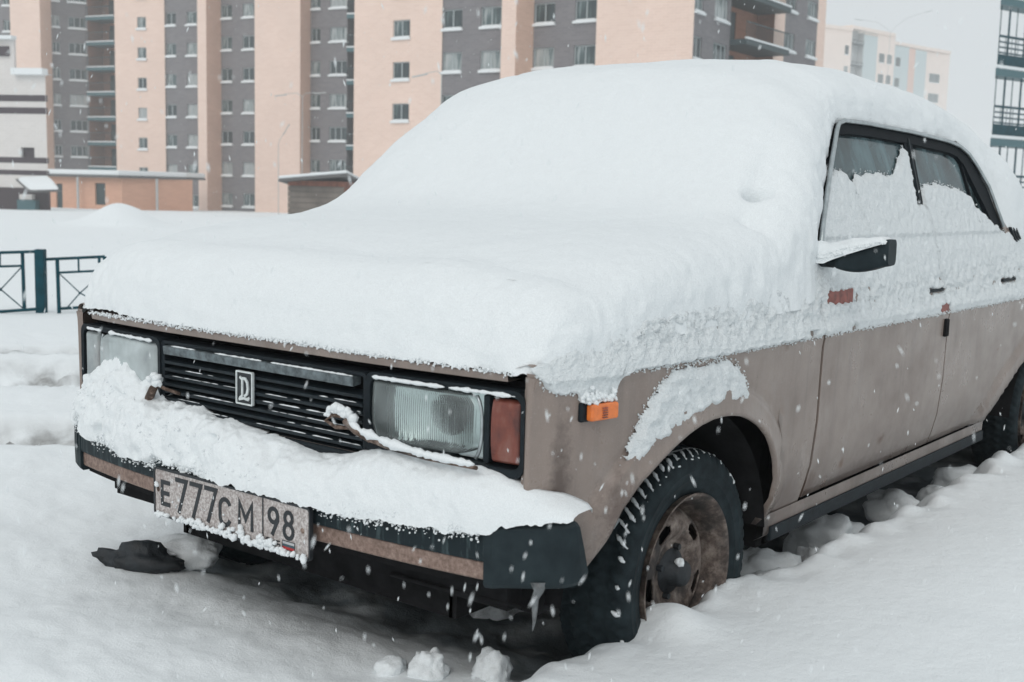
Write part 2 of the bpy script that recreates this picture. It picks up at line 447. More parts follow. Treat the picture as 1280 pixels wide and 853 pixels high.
def ico():
    global _ico
    if _ico is None:
        bm = bmesh.new(); bmesh.ops.create_icosphere(bm, subdivisions=1, radius=1)
        _ico = ([v.co.copy() for v in bm.verts], [tuple(v.index for v in q.verts) for q in bm.faces]); bm.free()
    return _ico
def crumb(b, p, rad):
    v, q = ico()
    sx, sy, sz = [rad * random.uniform(0.6, 1.3) for _ in range(3)]
    rot = Matrix.Rotation(random.uniform(0, 6.28), 3, Vector((random.gauss(0, 1), random.gauss(0, 1), random.gauss(0, 1))).normalized())
    p = Vector(p)
    b.add([p + rot @ Vector((c.x * sx, c.y * sy, c.z * sz)) for c in v], q)

# ------------------------------------------------------------------ ground
FWD2 = Vector((f.x, f.y)).normalized()
RGT2 = Vector((r.x, r.y)).normalized()
def edge_y(x):
    """where the foreground bank begins, beside the car"""
    return lerp([(-8, 0.80), (-2.5, 0.775), (-1.9, 0.785), (-1.1, 0.79), (-0.55, 0.77), (-0.28, 0.715), (0.2, 0.69), (0.42, 0.665), (0.62, 0.70), (0.8, 1.0), (1.1, 1.6)], x)
def ground_h(x, y):
    rel = Vector((x - CAM_C.x, y - CAM_C.y))
    dep, lat = rel.dot(FWD2), rel.dot(RGT2)
    rad = rel.length
    h = 0.105 + 0.02 * nz(x, y, 3.1, 0.9)
    if rad < 40:
        h += 0.012 * fbm(x, y, 0, 2.3) + (0.006 * fbm(x, y, 5, 9, 3) if rad < 9 else 0)
    # under the car
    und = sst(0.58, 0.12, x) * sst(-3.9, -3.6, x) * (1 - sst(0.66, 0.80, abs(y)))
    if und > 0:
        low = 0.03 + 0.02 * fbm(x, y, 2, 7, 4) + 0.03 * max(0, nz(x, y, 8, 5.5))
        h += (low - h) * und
    # the bank along the near side
    e = edge_y(x) - 0.02 + 0.045 * nz(x, 0, 7, 4.5) + 0.03 * nz(x, 0, 2, 10)
    bk = sst(e - 0.06, e + 0.07, y) * sst(1.2, 0.45, x) * sst(-9, -6, x)
    if bk > 0:
        top = 0.205 + 0.03 * nz(x, y, 1, 1.3) + 0.035 * max(0, y - e - 0.1) + 0.032 * (1 - sst(0.02, 0.2, y - e)) * nz(x, y, 4, 7.0) + 0.02 * (1 - sst(0, 0.2, y - e)) * nz(x, y, 14, 16.0) + 0.02 * math.exp(-((y - e - 0.06) / 0.05) ** 2) * max(-0.3, nz(x, y, 9, 6.5))
        h += (top - h) * bk
    h += 0.045 * math.exp(-((x - 0.12) ** 2 + (y - 0.775) ** 2) / 0.0064)
    # dent around the black stone and front clearing
    h += 0.03 * math.exp(-((x - 1.15) ** 2 + (y + 0.1) ** 2) / 0.35)
    # road with ruts crossing behind
    wear, car_shade = 0.0, sst(0.25, 0.9, und * (0.9 + 0.5 * fbm(x, y, 6, 5, 4)))  # second value masks the painted shade below the car
    if 3 < dep < 30:
        fade = sst(0.6, -0.6, lat - (dep - 4.6) * 0.1) if dep < 8 else 1
        for dd, wd, a in ((4.62, 0.12, 0.085), (6.05, 0.24, 0.10), (6.75, 0.13, 0.05)):
            q = dep - dd - 0.08 * nz(lat, dd, 0, 0.8) - 0.03 * lat * (dd < 5)
            g = math.exp(-(q / wd) ** 2) * fade
            h -= a * g * (0.8 + 0.5 * nz(x, y, 0, 3))
            h += a * 0.5 * math.exp(-((q - 2.0 * wd) / wd) ** 2) * fade
            rg = max(0.0, 0.5 + 0.9 * fbm(x, y, 3, 5, 4))
            h += 0.05 * g * fbm(x, y, 11, 11, 4)
            wear = max(wear, min(1.0, g * rg * 1.35))
    if dep > 7:
        h -= 0.235 * sst(7, 11, dep)
    if dep > 14:
        h += -0.40 * sst(14, 40, dep) + 0.08 * nz(x, y, 0, 0.15) * sst(14, 24, dep)
    if dep > 45:
        h -= 0.9 * sst(45, 120, dep)
    for (px, dd, hh, ww) in ((150, 44, 1.02, 1.25), (250, 60, 0.15, 2.6), (330, 52, 0.1, 3.0)):
        q = CAM_C + ray(px, 260) * dd
        rr = ((x - q.x) ** 2 + (y - q.y) ** 2) / ww ** 2
        if rr < 9: h += hh * math.exp(-rr) * (1 + 0.12 * nz(x, y, 0, 1.2))
    return h, wear, car_shade
def make_ground():
    angs, a = [], -34.0
    base = math.atan2(f.y, f.x)
    while a < 34: angs.append(a); a += 0.16
    a = 34.0
    while a < 326: angs.append(a); a += 4.0
    radii, q = [], 0.55
    while q < 9: radii.append(q); q *= 1.0085
    while q < 600: radii.append(q); q *= 1.03
    radii.append(600.0)
    na, nr = len(angs), len(radii)
    v, wr, br = [], [], []
    for q in radii:
        for a in angs:
            x, y = CAM_C.x + q * math.cos(base + R_(a)), CAM_C.y + q * math.sin(base + R_(a))
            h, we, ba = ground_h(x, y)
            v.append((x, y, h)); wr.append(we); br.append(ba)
    v.append((CAM_C.x, CAM_C.y, ground_h(CAM_C.x, CAM_C.y)[0])); wr.append(0); br.append(0)
    fc = []
    for i in range(nr - 1):
        for j in range(na):
            k = (j + 1) % na
            fc.append((i * na + j, (i + 1) * na + j, (i + 1) * na + k, i * na + k))
    for j in range(na): fc.append((j, (j + 1) % na, len(v) - 1))
    me = mesh('ground', v, fc)
    at2 = me.attributes.new('wear', 'FLOAT', 'POINT')
    at2.data.foreach_set('value', wr)
    at3 = me.attributes.new('car_shade', 'FLOAT', 'POINT')
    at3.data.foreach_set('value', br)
    return tag(put('ground', me, M['ground']), kind='structure')
make_ground()

# ------------------------------------------------------------------ buildings
WCACHE = {}
def window_meshes(w_, h_, mull):
    key = (round(w_, 2), round(h_, 2), mull)
    if key in WCACHE: return WCACHE[key]
    w_, h_ = key[0], key[1]
    b = B(); t_ = 0.07
    b.box((0, 0.10, 0), (t_, 0.17, h_)); b.box((w_ - t_, 0.10, 0), (w_, 0.17, h_))
    b.box((t_, 0.10, 0), (w_ - t_, 0.17, t_)); b.box((t_, 0.10, h_ - t_), (w_ - t_, 0.17, h_))
    for k in range(mull):
        x = w_ * (k + 1) / (mull + 1)
        b.box((x - 0.04, 0.105, t_), (x + 0.04, 0.165, h_ - t_))
    fm = mesh('window', b.v, b.f, False); fm.materials.append(M['frame'])
    p = B(); p.box((t_ * 0.5, 0.13, t_ * 0.5), (w_ - t_ * 0.5, 0.145, h_ - t_ * 0.5))
    pm = mesh('pane', p.v, p.f, False); pm.materials.append(M['bglass'])
    s = B()
    def fs(u, v):
        return Vector((-0.07 + (w_ + 0.14) * u, 0.10 - 0.26 * v, 0.02 + 0.14 * (1 - v ** 4) * min(1, 9 * u + 0.4, 9 * (1 - u) + 0.4)))
    s.grid(fs, 6, 4); s.box((-0.07, -0.16, -0.10), (w_ + 0.07, 0.10, 0.02))
    sm = mesh('sill', s.v, s.f, False); sm.materials.append(M['far_snow'])
    WCACHE[key] = (fm, pm, sm)
    return WCACHE[key]
def plan(px, dep, py=150):
    p = at(px, py, dep)
    return Vector((p.x, p.y))
def hit(px, p0, p1, py=150):
    """where the sight line of a photo column meets a facade line; returns distance along it and the ray factor"""
    v = ray(px, py); a = Vector((v.x, v.y)); e = p1 - p0
    q = p0 - Vector((CAM_C.x, CAM_C.y))
    det = a.x * (-e.y) - a.y * (-e.x)
    t_ = (q.x * (-e.y) - q.y * (-e.x)) / det
    s_ = (a.x * q.y - a.y * q.x) / det
    return s_ * e.length, t_
def zat(px, py, p0, p1):
    _, t_ = hit(px, p0, p1, py)
    return CAM_C.z + t_ * ray(px, py).z
def wall_with_holes(name, p0, p1, z0, z1, holes, mat, parent, depth=0.3):
    e = (p1 - p0); L = e.length; e = e / L
    n = Vector((e.y, -e.x))                                        # toward the viewer
    us = sorted({0.0, L, *[h[0] for h in holes], *[h[1] for h in holes]})
    zs = sorted({z0, z1, *[h[2] for h in holes], *[h[3] for h in holes]})
    P = lambda u, z, i=0.0: Vector((p0.x + e.x * u - n.x * i, p0.y + e.y * u - n.y * i, z))
    b = B()
    for ua, ub in zip(us, us[1:]):
        if ub - ua < 1e-4: continue
        for za, zb in zip(zs, zs[1:]):
            if zb - za < 1e-4: continue
            um, zm = (ua + ub) / 2, (za + zb) / 2
            if any(h[0] < um < h[1] and h[2] < zm < h[3] for h in holes): continue
            b.add([P(ua, za), P(ub, za), P(ub, zb), P(ua, zb)], [(0, 1, 2, 3)])
    for h in holes:
        a0, a1, b0, b1 = h[:4]
        c = [P(a0, b0), P(a1, b0), P(a1, b1), P(a0, b1)]; g = [P(a0, b0, depth), P(a1, b0, depth), P(a1, b1, depth), P(a0, b1, depth)]
        for i in range(4):
            k = (i + 1) % 4
            b.add([c[i], c[k], g[k], g[i]], [(0, 1, 2, 3)])
        b.add(g, [(0, 1, 2, 3)])
    b.add([P(0, z1), P(L, z1), P(L, z1, 1.0), P(0, z1, 1.0)], [(0, 1, 2, 3)])
    b.build(name, mat, parent)
def facade(parent, l, rr, mat, wins=(), ref=None, zt=26.0, zb=-3.0, hf=0.45, mull=1, rows=20):
    """l, rr = (photo column, depth) of the two ends; wins = (left column, right column); ref = (column, sill row, storey in rows)"""
    p0, p1 = plan(*l), plan(*rr)
    e = (p1 - p0).normalized()
    ang = math.atan2(e.y, e.x)
    holes = []
    if ref:
        zs = zat(ref[0], ref[1], p0, p1); st = zs - zat(ref[0], ref[1] + ref[2], p0, p1)
        k = -rows
        for k in range(-rows, rows):
            z = zs + k * st
            if z < zb + 1.2 or z + st * 0.6 > zt: continue
            for wn_ in wins:
                a, b_ = wn_[0], wn_[1]
                ua, ub = hit(a, p0, p1)[0], hit(b_, p0, p1)[0]
                h_ = st * hf
                holes.append((ua, ub, z, z + h_))
                fm, pm, sm = window_meshes(ub - ua, h_, wn_[2] if len(wn_) > 2 else mull)
                o = put('window', fm, None, parent)
                org = parent_world(parent)
                o.location = Vector((p0.x + e.x * ua, p0.y + e.y * ua, z)) - org
                o.rotation_euler = (0, 0, ang)
                put('pane', pm, None, o); put('sill', sm, None, o)
    wall_with_holes('wall', p0, p1, zb, zt, holes, mat, parent)
    return p0, p1
def balcony_stack(parent, l, rr, ref, back, zt=26.0, zb=-3.0, recess=1.6, slab=M['tealpanel'], proud=0.15, rail_h=1.0, door=True):
    p0, p1 = plan(*l), plan(*rr)
    e = (p1 - p0); L = e.length; e /= L
    n = Vector((e.y, -e.x)); e3, n3 = Vector((e.x, e.y, 0)), Vector((n.x, n.y, 0))
    zs = zat(ref[0], ref[1], p0, p1); st = zs - zat(ref[0], ref[1] + ref[2], p0, p1)
    q0, q1 = p0 - n * recess, p1 - n * recess
    holes = []
    ks = [k for k in range(-14, 14) if zb < zs + k * st < zt - 1]
    if door:
        for k in ks: holes.append((L * 0.24, L * 0.50, zs + k * st + 0.15, zs + k * st + st * 0.78))
    wall_with_holes('loggia_wall', q0, q1, zb, zt, holes, back, parent, 0.2)
    b = B()
    for pa, pb in ((p0, q0), (q1, p1)):
        b.add([(pa.x, pa.y, zb), (pb.x, pb.y, zb), (pb.x, pb.y, zt), (pa.x, pa.y, zt)], [(0, 1, 2, 3)])
    b.build('loggia_side', back, parent)
    for k in ks:
        z = zs + k * st
        base = Vector((p0.x, p0.y, z)) - n3 * (recess - 0.02)
        s = B(); s.obox(base + Vector((0, 0, -0.32)), e3 * L, n3 * (recess + proud), Vector((0, 0, 0.32)))
        o = s.build('balcony_slab', slab, parent)
        org = parent_world(parent)
        q = B(); q.obox(base + n3 * (recess + proud - 0.12) + Vector((0, 0, 0.01)), e3 * L, n3 * 0.16, Vector((0, 0, 0.11)))
        q.build('slab_snow', M['far_snow'], o)
        rl = B()
        rl.obox(base + n3 * (recess + proud - 0.06) + Vector((0, 0, rail_h)), e3 * L, n3 * 0.05, Vector((0, 0, 0.07)))
        m_ = max(4, int(L / 0.28))
        for i in range(m_ + 1):
            rl.obox(base + n3 * (recess + proud - 0.05) + e3 * (L - 0.04) * i / m_ + Vector((0, 0, 0.12)), e3 * 0.04, n3 * 0.03, Vector((0, 0, rail_h - 0.12)))
        rl.build('railing', M['balcony_panel'], o)
        if door:
            dr = B(); dr.obox(Vector((q0.x, q0.y, z + 0.15)) + e3 * L * 0.24 - n3 * 0.12, e3 * L * 0.26, n3 * 0.06, Vector((0, 0, st * 0.78 - 0.15)))
            dr.build('balcony_door', M['balcony_panel'], o)
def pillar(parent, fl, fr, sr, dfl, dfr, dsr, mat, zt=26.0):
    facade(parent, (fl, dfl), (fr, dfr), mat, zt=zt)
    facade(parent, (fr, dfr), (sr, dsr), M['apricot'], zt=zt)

# building at the left: grey and peach bays, windows in columns
c0 = at(250, 265, 106)
bl = empty('apartment_building', Vector((c0.x, c0.y, 0)), 'long peach and grey high-rise at the left with a balcony column and brick pillars', 'apartment block', 'high-rise apartment blocks')
facade(bl, (-60, 127), (16, 126), M['grey'], [(-40, -22), (7, 16.5)], (8, 40, 32.4))
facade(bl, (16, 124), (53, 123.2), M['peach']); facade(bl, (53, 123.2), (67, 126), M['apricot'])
facade(bl, (67, 127.5), (112, 129), M['grey'], [(65.5 + 2.5, 77, 1), (88, 110, 2)], (72, 99.5, 32.3))
balcony_stack(bl, (112, 128.6), (146, 127), (128, 116, 31.2), M['loggia'], recess=2.2, proud=0.3)
facade(bl, (145, 110.6), (207, 109.5), M['peach'], [(173, 184)], (178, 112.4, 37.5), hf=0.40)
facade(bl, (207, 109.7), (248, 108.2), M['grey'], [(208.5, 221), (234, 247)], (215, 109, 37.9), hf=0.43)
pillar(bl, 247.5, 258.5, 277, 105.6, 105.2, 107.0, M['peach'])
facade(bl, (277, 107.0), (319, 105.2), M['grey'], [(277, 290.5), (303.5, 318)], (283, 103, 39.2), hf=0.44)
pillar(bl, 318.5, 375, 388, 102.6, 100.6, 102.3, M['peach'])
facade(bl, (388, 102.3), (433.5, 100.6), M['grey'], [(388.7, 400, 1), (411.5, 433, 2)], (395, 95, 41.1), hf=0.44)
balcony_stack(bl, (433.5, 100.6), (447, 100.3), (438, 60, 41.3), M['grey'], recess=1.5, proud=0.1, door=False)

# building in the middle and at the right behind the roof
c0 = at(700, 265, 75)
bm_ = empty('apartment_building', Vector((c0.x, c0.y, 0)), 'nearer peach and grey high-rise rising behind the car roof with dark open balconies', 'apartment block', 'high-rise apartment blocks')
facade(bm_, (442, 82), (551, 77.9), M['peach'], [(490, 511)], (500, 100.5, 51.7), hf=0.44)
facade(bm_, (551, 78.0), (625, 75.6), M['grey'], [(551.5, 575.5), (598.5, 624)], (611, 89.1, 54.2), hf=0.47)
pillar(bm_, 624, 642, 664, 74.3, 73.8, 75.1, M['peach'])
facade(bm_, (664, 75.1), (742, 72.4), M['grey'], [(664.5, 690), (714.5, 742)], (676, 86.4, 55.0), hf=0.48)
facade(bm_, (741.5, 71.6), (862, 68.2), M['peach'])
facade(bm_, (862, 68.2), (907.5, 73.2), M['grey'], [(862.7, 873.5, 1), (887.5, 904.5, 2)], (866, 73.8, 59.8), hf=0.50)
balcony_stack(bm_, (907.5, 73.2), (962, 78.6), (912, 49.5, 57.0), M['loggia'], recess=1.2, proud=1.1, slab=M['balcony_panel'])
facade(bm_, (962, 78.4), (975, 79.8), M['peach'])
facade(bm_, (975, 79.9), (1015, 84.8), M['grey'], [(975.7, 988), (1002, 1014.6)], (982, 63.3, 50.4), hf=0.46)
facade(bm_, (1015, 84.8), (1025, 86.0), M['peach'])
e_ = plan(1025, 86.0); g_ = plan(1010, 104)
wall_with_holes('wall', e_, g_, -3, 26, [], M['peach'], bm_)

# pale far building
c0 = at(1100, 200, 450)
bf = empty('apartment_building', Vector((c0.x, c0.y, 0)), 'pale far apartment block with glazed balconies fading into the snowfall', 'apartment block', 'high-rise apartment blocks')
def ztop(px, py, dep): return at(px, py, dep).z
facade(bf, (1000, 421.8), (1059, 433.2), M['pale'], [(1051, 1056, 0)], (1053, 68, 26), zt=ztop(1040, 36.5, 427.5), hf=0.45)
balcony_stack(bf, (1059, 433.2), (1074, 438.9), (1065, 80, 27), M['lamp_post'], zt=ztop(1060, 40, 433.2), recess=2.6, proud=0.2, slab=M['balcony_panel'])
facade(bf, (1074, 438.9), (1091, 444.6), M['paleblue'], [], None, zt=ztop(1080, 46, 440.8))
facade(bf, (1091, 444.6), (1113, 452.2), M['pale'], [(1094, 1101, 0), (1104, 1110, 0)], (1097, 78, 26), zt=ztop(1100, 46, 448.4))
facade(bf, (1113, 456.0), (1131, 461.7), M['paleblue'], [(1115, 1121, 0)], (1118, 83, 26), zt=ztop(1120, 59, 457.9))
facade(bf, (1131, 461.7), (1139, 464.5), M['paleorange'], [], None, zt=ztop(1135, 63, 463.6))
facade(bf, (1139, 464.5), (1153, 469.3), M['paleblue'], [], None, zt=ztop(1145, 65, 467.4))
facade(bf, (1153, 471.2), (1182, 480.7), M['pale'], [(1158, 1171, 1)], (1162, 103, 25), zt=ztop(1165, 67, 475.0))
for nm, a, bq, za in (('roof_edge', (1000, 421.2), (1060, 432.6), ztop(1040, 36.5, 427.5)), ('roof_edge', (1059, 432.4), (1113, 451.4), ztop(1100, 45, 448.4)), ('roof_edge', (1113, 455.2), (1183, 480.3), ztop(1150, 63, 469.3))):
    p0, p1 = plan(*a), plan(*bq); e = p1 - p0; L = e.length; e /= L; n = Vector((e.y, -e.x))
    b = B(); b.obox((p0.x, p0.y, za - 0.3), (e.x * L, e.y * L, 0), (-n.x * 14, -n.y * 14, 0), (0, 0, 1.2)); b.build(nm, M['pale'], bf)

# white tiled building at the far left
c0 = at(20, 262, 76)
bw = empty('shop_building', Vector((c0.x, c0.y, 0)), 'white tiled low building with dark stripes and a stepped snowy roof', 'building')
def strip(parent, nm, l, rr, ya, yb, mat, out=0.05, pxz=30):
    p0, p1 = plan(*l), plan(*rr); e = p1 - p0; L = e.length; e /= L; n = Vector((e.y, -e.x))
    za, zb_ = zat(pxz, ya, p0, p1), zat(pxz, yb, p0, p1)
    b = B(); b.obox((p0.x + n.x * out, p0.y + n.y * out, zb_), (e.x * L, e.y * L, 0), (-n.x * (out + 0.2), -n.y * (out + 0.2), 0), (0, 0, za - zb_))
    return b.build(nm, mat, parent)
WL, WR = (-30, 76), (58, 75)
p0, p1 = plan(*WL), plan(*WR)
uu = lambda px: hit(px, p0, p1)[0]
wall_with_holes('wall', p0, p1, -3, zat(40, 92, p0, p1), [(uu(25), uu(42), zat(30, 202, p0, p1), zat(30, 184.5, p0, p1))], M['tile'], bw)
strip(bw, 'wall', WL, (20, 75.5), 49, 98, M['tile'], 0.012)
strip(bw, 'roof_snow', (-30, 76), (21, 75.4), 45, 49.5, M['far_snow'], 0.35)
strip(bw, 'roof_snow', (20, 75.4), (59, 75), 86, 94, M['far_snow'], 0.45)
strip(bw, 'vent_opening', (-30, 76), (12.5, 75.4), 58, 70, M['band'], 0.03, 5)
for ya, yb in ((119, 127), (134.5, 142.5), (197, 204), (213, 219)):
    strip(bw, 'dark_stripe', WL, (57.6, 75.02), ya, yb, M['band'], 0.03)
p_ = B(); q0, q1 = plan(25, 75.45), plan(42, 75.25)
wz0, wz1 = zat(30, 202, p0, p1), zat(30, 184.5, p0, p1)
e = (q1 - q0); n = Vector((e.y, -e.x)).normalized()
p_.obox((q0.x - n.x * 0.2, q0.y - n.y * 0.2, wz0), (e.x, e.y, 0), (-n.x * 0.05, -n.y * 0.05, 0), (0, 0, wz1 - wz0))
p_.build('pane', M['band'], bw)
strip(bw, 'plinth', WL, (58.5, 75.0), 235, 275, M['plinth'], 0.06)
strip(bw, 'kiosk_panel', (24, 75.3), (47, 75.1), 250, 264, M['tealpanel'], 0.5)
strip(bw, 'kiosk_sign', (25, 75.3), (41, 75.1), 243, 249.5, M['tile'], 0.3)
# sloping canopy with snow
ca, cb = at(20, 226, 75), at(60, 224, 74.6); cc, cd = at(37, 241, 73.2), at(76, 240, 73.0)
b = B()
b.add([ca, cb, cd, cc], [(0, 1, 2, 3)])
cn = b.build('canopy', M['concrete'], bw, solid=0.12)
b = B()
up = Vector((0, 0, 0.05)); uh = Vector((0, 0, 0.5))
b.grid(lambda u, v: (ca.lerp(cb, u)).lerp(cc.lerp(cd, u), v) + up + uh * (math.sin(math.pi * min(1, max(0, v))) ** 0.4 * (min(1, 8 * u, 8 * (1 - u))) ** 0.5 * 0.8), 14, 10)
b.build('canopy_snow', M['far_snow'], cn, smooth=True)

# orange brick outbuilding with a flat snowy roof
c0 = at(150, 265, 92)
bo = empty('outbuilding', Vector((c0.x, c0.y, 0)), 'low orange brick outbuilding under a thick flat layer of roof snow', 'building')
A0, A1, A2 = (60, 95), (151, 92), (240, 97)
p0, p1 = plan(*A0), plan(*A1)
zt_ = zat(120, 222, p0, p1)
uu = lambda px: hit(px, p0, p1)[0]
zz = lambda py: zat(120, py, p0, p1)
wall_with_holes('wall', p0, p1, -3, zt_, [(uu(68), uu(76), -3, zz(231)), (uu(117), uu(130), zz(256), zz(229))], M['orange'], bo)
p2 = plan(*A2)
wall_with_holes('wall', p1, p2, -3, zt_, [], M['orange'], bo)
for a_, b_, zl, zh in ((68, 76, -3, zz(231)), (117, 130, zz(256), zz(229))):
    e = (p1 - p0).normalized(); n = Vector((e.y, -e.x))
    b = B(); b.obox((p0.x + e.x * uu(a_) - n.x * 0.15, p0.y + e.y * uu(a_) - n.y * 0.15, zl), (e.x * (uu(b_) - uu(a_)), e.y * (uu(b_) - uu(a_)), 0), (-n.x * 0.06, -n.y * 0.06, 0), (0, 0, zh - zl))
    b.build('door', M['balcony_panel'], bo)
for px, d_ in ((97, 93.6), (196, 94.2)):
    q = at(px, 222, d_); b = B(); b.tube([(q.x, q.y, zt_), (q.x, q.y, -2)], 0.10); b.build('drainpipe', M['lamp_post'], bo)
b = B()
off = Vector((f.x, f.y, 0)).normalized()
pts = [Vector((p0.x, p0.y, 0)) - off * 0.5 - Vector((r.x, r.y, 0)) * 0.3, Vector((p1.x, p1.y, 0)) - off * 0.7, Vector((p2.x, p2.y, 0)) - off * 0.5 - Vector((r.x, r.y, 0)) * 0.35]
pts += [pts[2] + off * 6, pts[0] + off * 6]
b2 = B(); b2.prism([p + Vector((0, 0, zt_ + 0.003)) for p in pts], (0, 0, 0.16)); b2.build('roof', M['concrete'], bo)
b.prism([p + Vector((0, 0, zt_ + 0.165)) for p in pts], (0, 0, 0.42)); b.build('roof_snow', M['far_snow'], bo, bevel=0.14)

# wooden shed with a snowy slanted roof
c0 = at(400, 262, 62)
sh = empty('wooden_shed', Vector((c0.x, c0.y, 0)), 'small weathered wooden shed with a snow covered slanting roof', 'shed')
q0, q1, q2 = plan(360, 62), plan(431, 60.5), plan(462, 66)
zt_ = zat(400, 226, q0, q1); zl_ = zat(400, 275, q0, q1)
nb = 7
for (a, c) in ((q0, q1), (q1, q2)):
    for i in range(nb):
        za, zb_ = zl_ + (zt_ - zl_) * i / nb, zl_ + (zt_ - zl_) * (i + 1) / nb - 0.025
        e = c - a; n = Vector((e.y, -e.x)).normalized()
        o_ = 0.02 * random.random()
        b = B(); b.obox((a.x + n.x * o_, a.y + n.y * o_, za), (e.x, e.y, 0), (-n.x * 0.05, -n.y * 0.05, 0), (0, 0, zb_ - za))
        b.build('plank', M['redwood'] if (i == nb - 1 or (i == nb - 2 and a is q1)) else M['wood'], sh)
bk = B(); ctr = (q0 + q1 + q2) / 3
bk.prism([Vector((p.x, p.y, zl_)) + (Vector((ctr.x, ctr.y, 0)) - Vector((p.x, p.y, 0))) * 0.04 for p in (q0, q1, q2)], (0, 0, zt_ - zl_ - 0.05)); bk.build('shed_wall', M['concrete'], sh)
r0, r1, r2, r3 = at(348, 227, 61.5), at(434, 220, 59.8), at(470, 239, 66.5), at(372, 226, 69)
r3.z = r0.z - 0.3
b = B(); b.prism([r0, r1, r2, r3], (0, 0, 0.12)); b.build('roof', M['concrete'], sh)
b = B(); b.prism([p + Vector((0, 0, 0.125)) for p in (r0, r1, r2, r3)], (0, 0, 0.17)); b.build('roof_snow', M['far_snow'], sh, bevel=0.1)

# glazed balcony tower at the right edge
c0 = at(1262, 230, 46)
bt = empty('balcony_tower', Vector((c0.x, c0.y, 0)), 'teal steel balcony tower at the right edge with snow on its slabs', 'building')
L0, L1 = (1241, 46), (1420, 52)
p0, p1 = plan(*L0), plan(*L1)
e = p1 - p0; LL = e.length; e /= LL; n = Vector((e.y, -e.x)); e3 = Vector((e.x, e.y, 0)); n3 = -Vector((ray(1246, 150).x, ray(1246, 150).y, 0)).normalized()
za, zb_ = zat(1243, 84, p0, p1), zat(1243, 172, p0, p1)
st = za - zb_
P3 = lambda u, z, o=0.0: Vector((p0.x, p0.y, z)) + e3 * u + n3 * o
for k in range(-1, 5):
    z = zb_ + k * st
    b = B(); b.obox(P3(-0.06, z - 0.32, 0.28), e3 * LL, n3 * -1.5, Vector((0, 0, 0.26))); sb = b.build('balcony_slab', M['tealpanel'], bt)
    b = B(); b.obox(P3(-0.05, z - 0.055, 0.26), e3 * LL, n3 * -1.2, Vector((0, 0, 0.15))); b.build('slab_snow', M['far_snow'], sb, bevel=0.05)
    b = B()
    for i, zz_ in enumerate((0.55, 0.75, 0.95, 1.15)):
        b.obox(P3(0, z + zz_, 0.03), e3 * LL, n3 * -0.05, Vector((0, 0, 0.055 if i < 3 else 0.09)))
    for i in range(24):
        b.obox(P3(0.02 + i * 0.42, z + 0.06, 0.02), e3 * 0.045, n3 * -0.04, Vector((0, 0, 1.1)))
    b.obox(P3(0, z + 0.1, -0.005), e3 * LL, n3 * -0.02, Vector((0, 0, 0.42)))
    b.build('railing', M['teal'], sb)
    for i in range(9):
        b = B(); th = 0.14 if i % 2 == 1 else 0.07
        b.obox(P3(0.0 + i * 0.55, z + 0.06, -0.08), e3 * th, n3 * -0.1, Vector((0, 0, st - 0.38))); b.build('post', M['teal'], bt)
    if k >= 2:
        for i in range(8):
            b = B(); b.obox(P3(0.15 + i * 0.55, z + 1.2, -0.1), e3 * 0.42, n3 * -0.02, Vector((0, 0, st - 1.55))); b.build('pane', M['bglass'], bt)

# street lamps: thin posts with arms
def street_lamp(px, ytop, ybase, dep, arms, label):
    tp, bs = at(px, ytop, dep), at(px, ybase, dep)
    o = empty('street_lamp', Vector((tp.x, tp.y, bs.z)), label, 'street lamp', 'street lamps in the distance')
    b = B(); b.tube([(tp.x, tp.y, bs.z - 1), tp], [0.034, 0.026]); b.build('post', M['lamp_post'], o)
    for (ax, ay) in arms:
        en = at(ax, ay, dep); b = B(); mid = (tp + en) / 2 + Vector((0, 0, 0.25 * abs(ax - px) * dep / F * 0.5))
        b.tube([tp, tp.lerp(mid, 0.55) + Vector((0, 0, 0.1)), mid, en], 0.02); b.build('arm', M['lamp_post'], o)
        b = B(); dv = (en - mid).normalized(); b.obox(en - dv * 0.1 + Vector((0, 0, -0.08)), dv * 0.9, Vector((f.x, f.y, 0)) * 0.2, Vector((0, 0, 0.07))); b.build('lamp_head', M['lamp_post'], o)
street_lamp(1113, 40, 180, 150, [(1077, 25), (1158, 15)], 'double-armed street lamp before the pale far block')
street_lamp(378, 121, 262, 92, [(356, 118), (394, 116)], 'double-armed street lamp before the peach wall, taller of the two by the shed')
street_lamp(348, 180, 262, 92, [(355, 166)], 'short single-armed street lamp just left of the shed')
street_lamp(552, 93, 200, 68, [(532, 92)], 'single-armed street lamp rising behind the windscreen snow')

# fence at the left
FD = 11.0
def fpt(px, py, dd): return at(px, py, dd)
fe = empty('steel_fence', at(50, 388, FD), 'low teal steel fence with crossed diagonals standing in the snow at the left', 'fence')
LAT = Vector((r.x, r.y, 0)).normalized()
pb = at(50, 394, FD); ptop = at(50, 311.5, FD)
b = B(); b.obox(Vector((pb.x, pb.y, pb.z - 0.3)) - LAT * 0.042, LAT * 0.085, off * 0.085, Vector((0, 0, ptop.z - pb.z + 0.3))); b.build('post', M['teal'], fe, bevel=0.006)
def line(nm, a, c, rad=0.011, da=FD, dc=FD):
    b = B(); b.tube([at(*a, da), at(*c, dc)], rad, 6); return b.build(nm, M['teal'], fe)
def panel(xs, sx, mir, dd):
    """one fence panel drawn from its end at the post outwards; px scale sx"""
    X = lambda v: xs + mir * v
    for ya, yb in ((0, 1),):
        pass
DL, DR = 10.7, 11.2
line('rail', (44, 314.7), (-60, 318), 0.014, FD, DL); line('rail', (28, 332.5), (-60, 335), 0.011, FD, DL)
line('rail', (48, 386.5), (-60, 394), 0.015, FD, DL)
line('upright', (28, 315), (30.5, 387), 0.017)
line('upright', (-29, 317), (-28, 391), 0.017, DL, DL)
line('upright', (0, 317), (0, 334), 0.008)
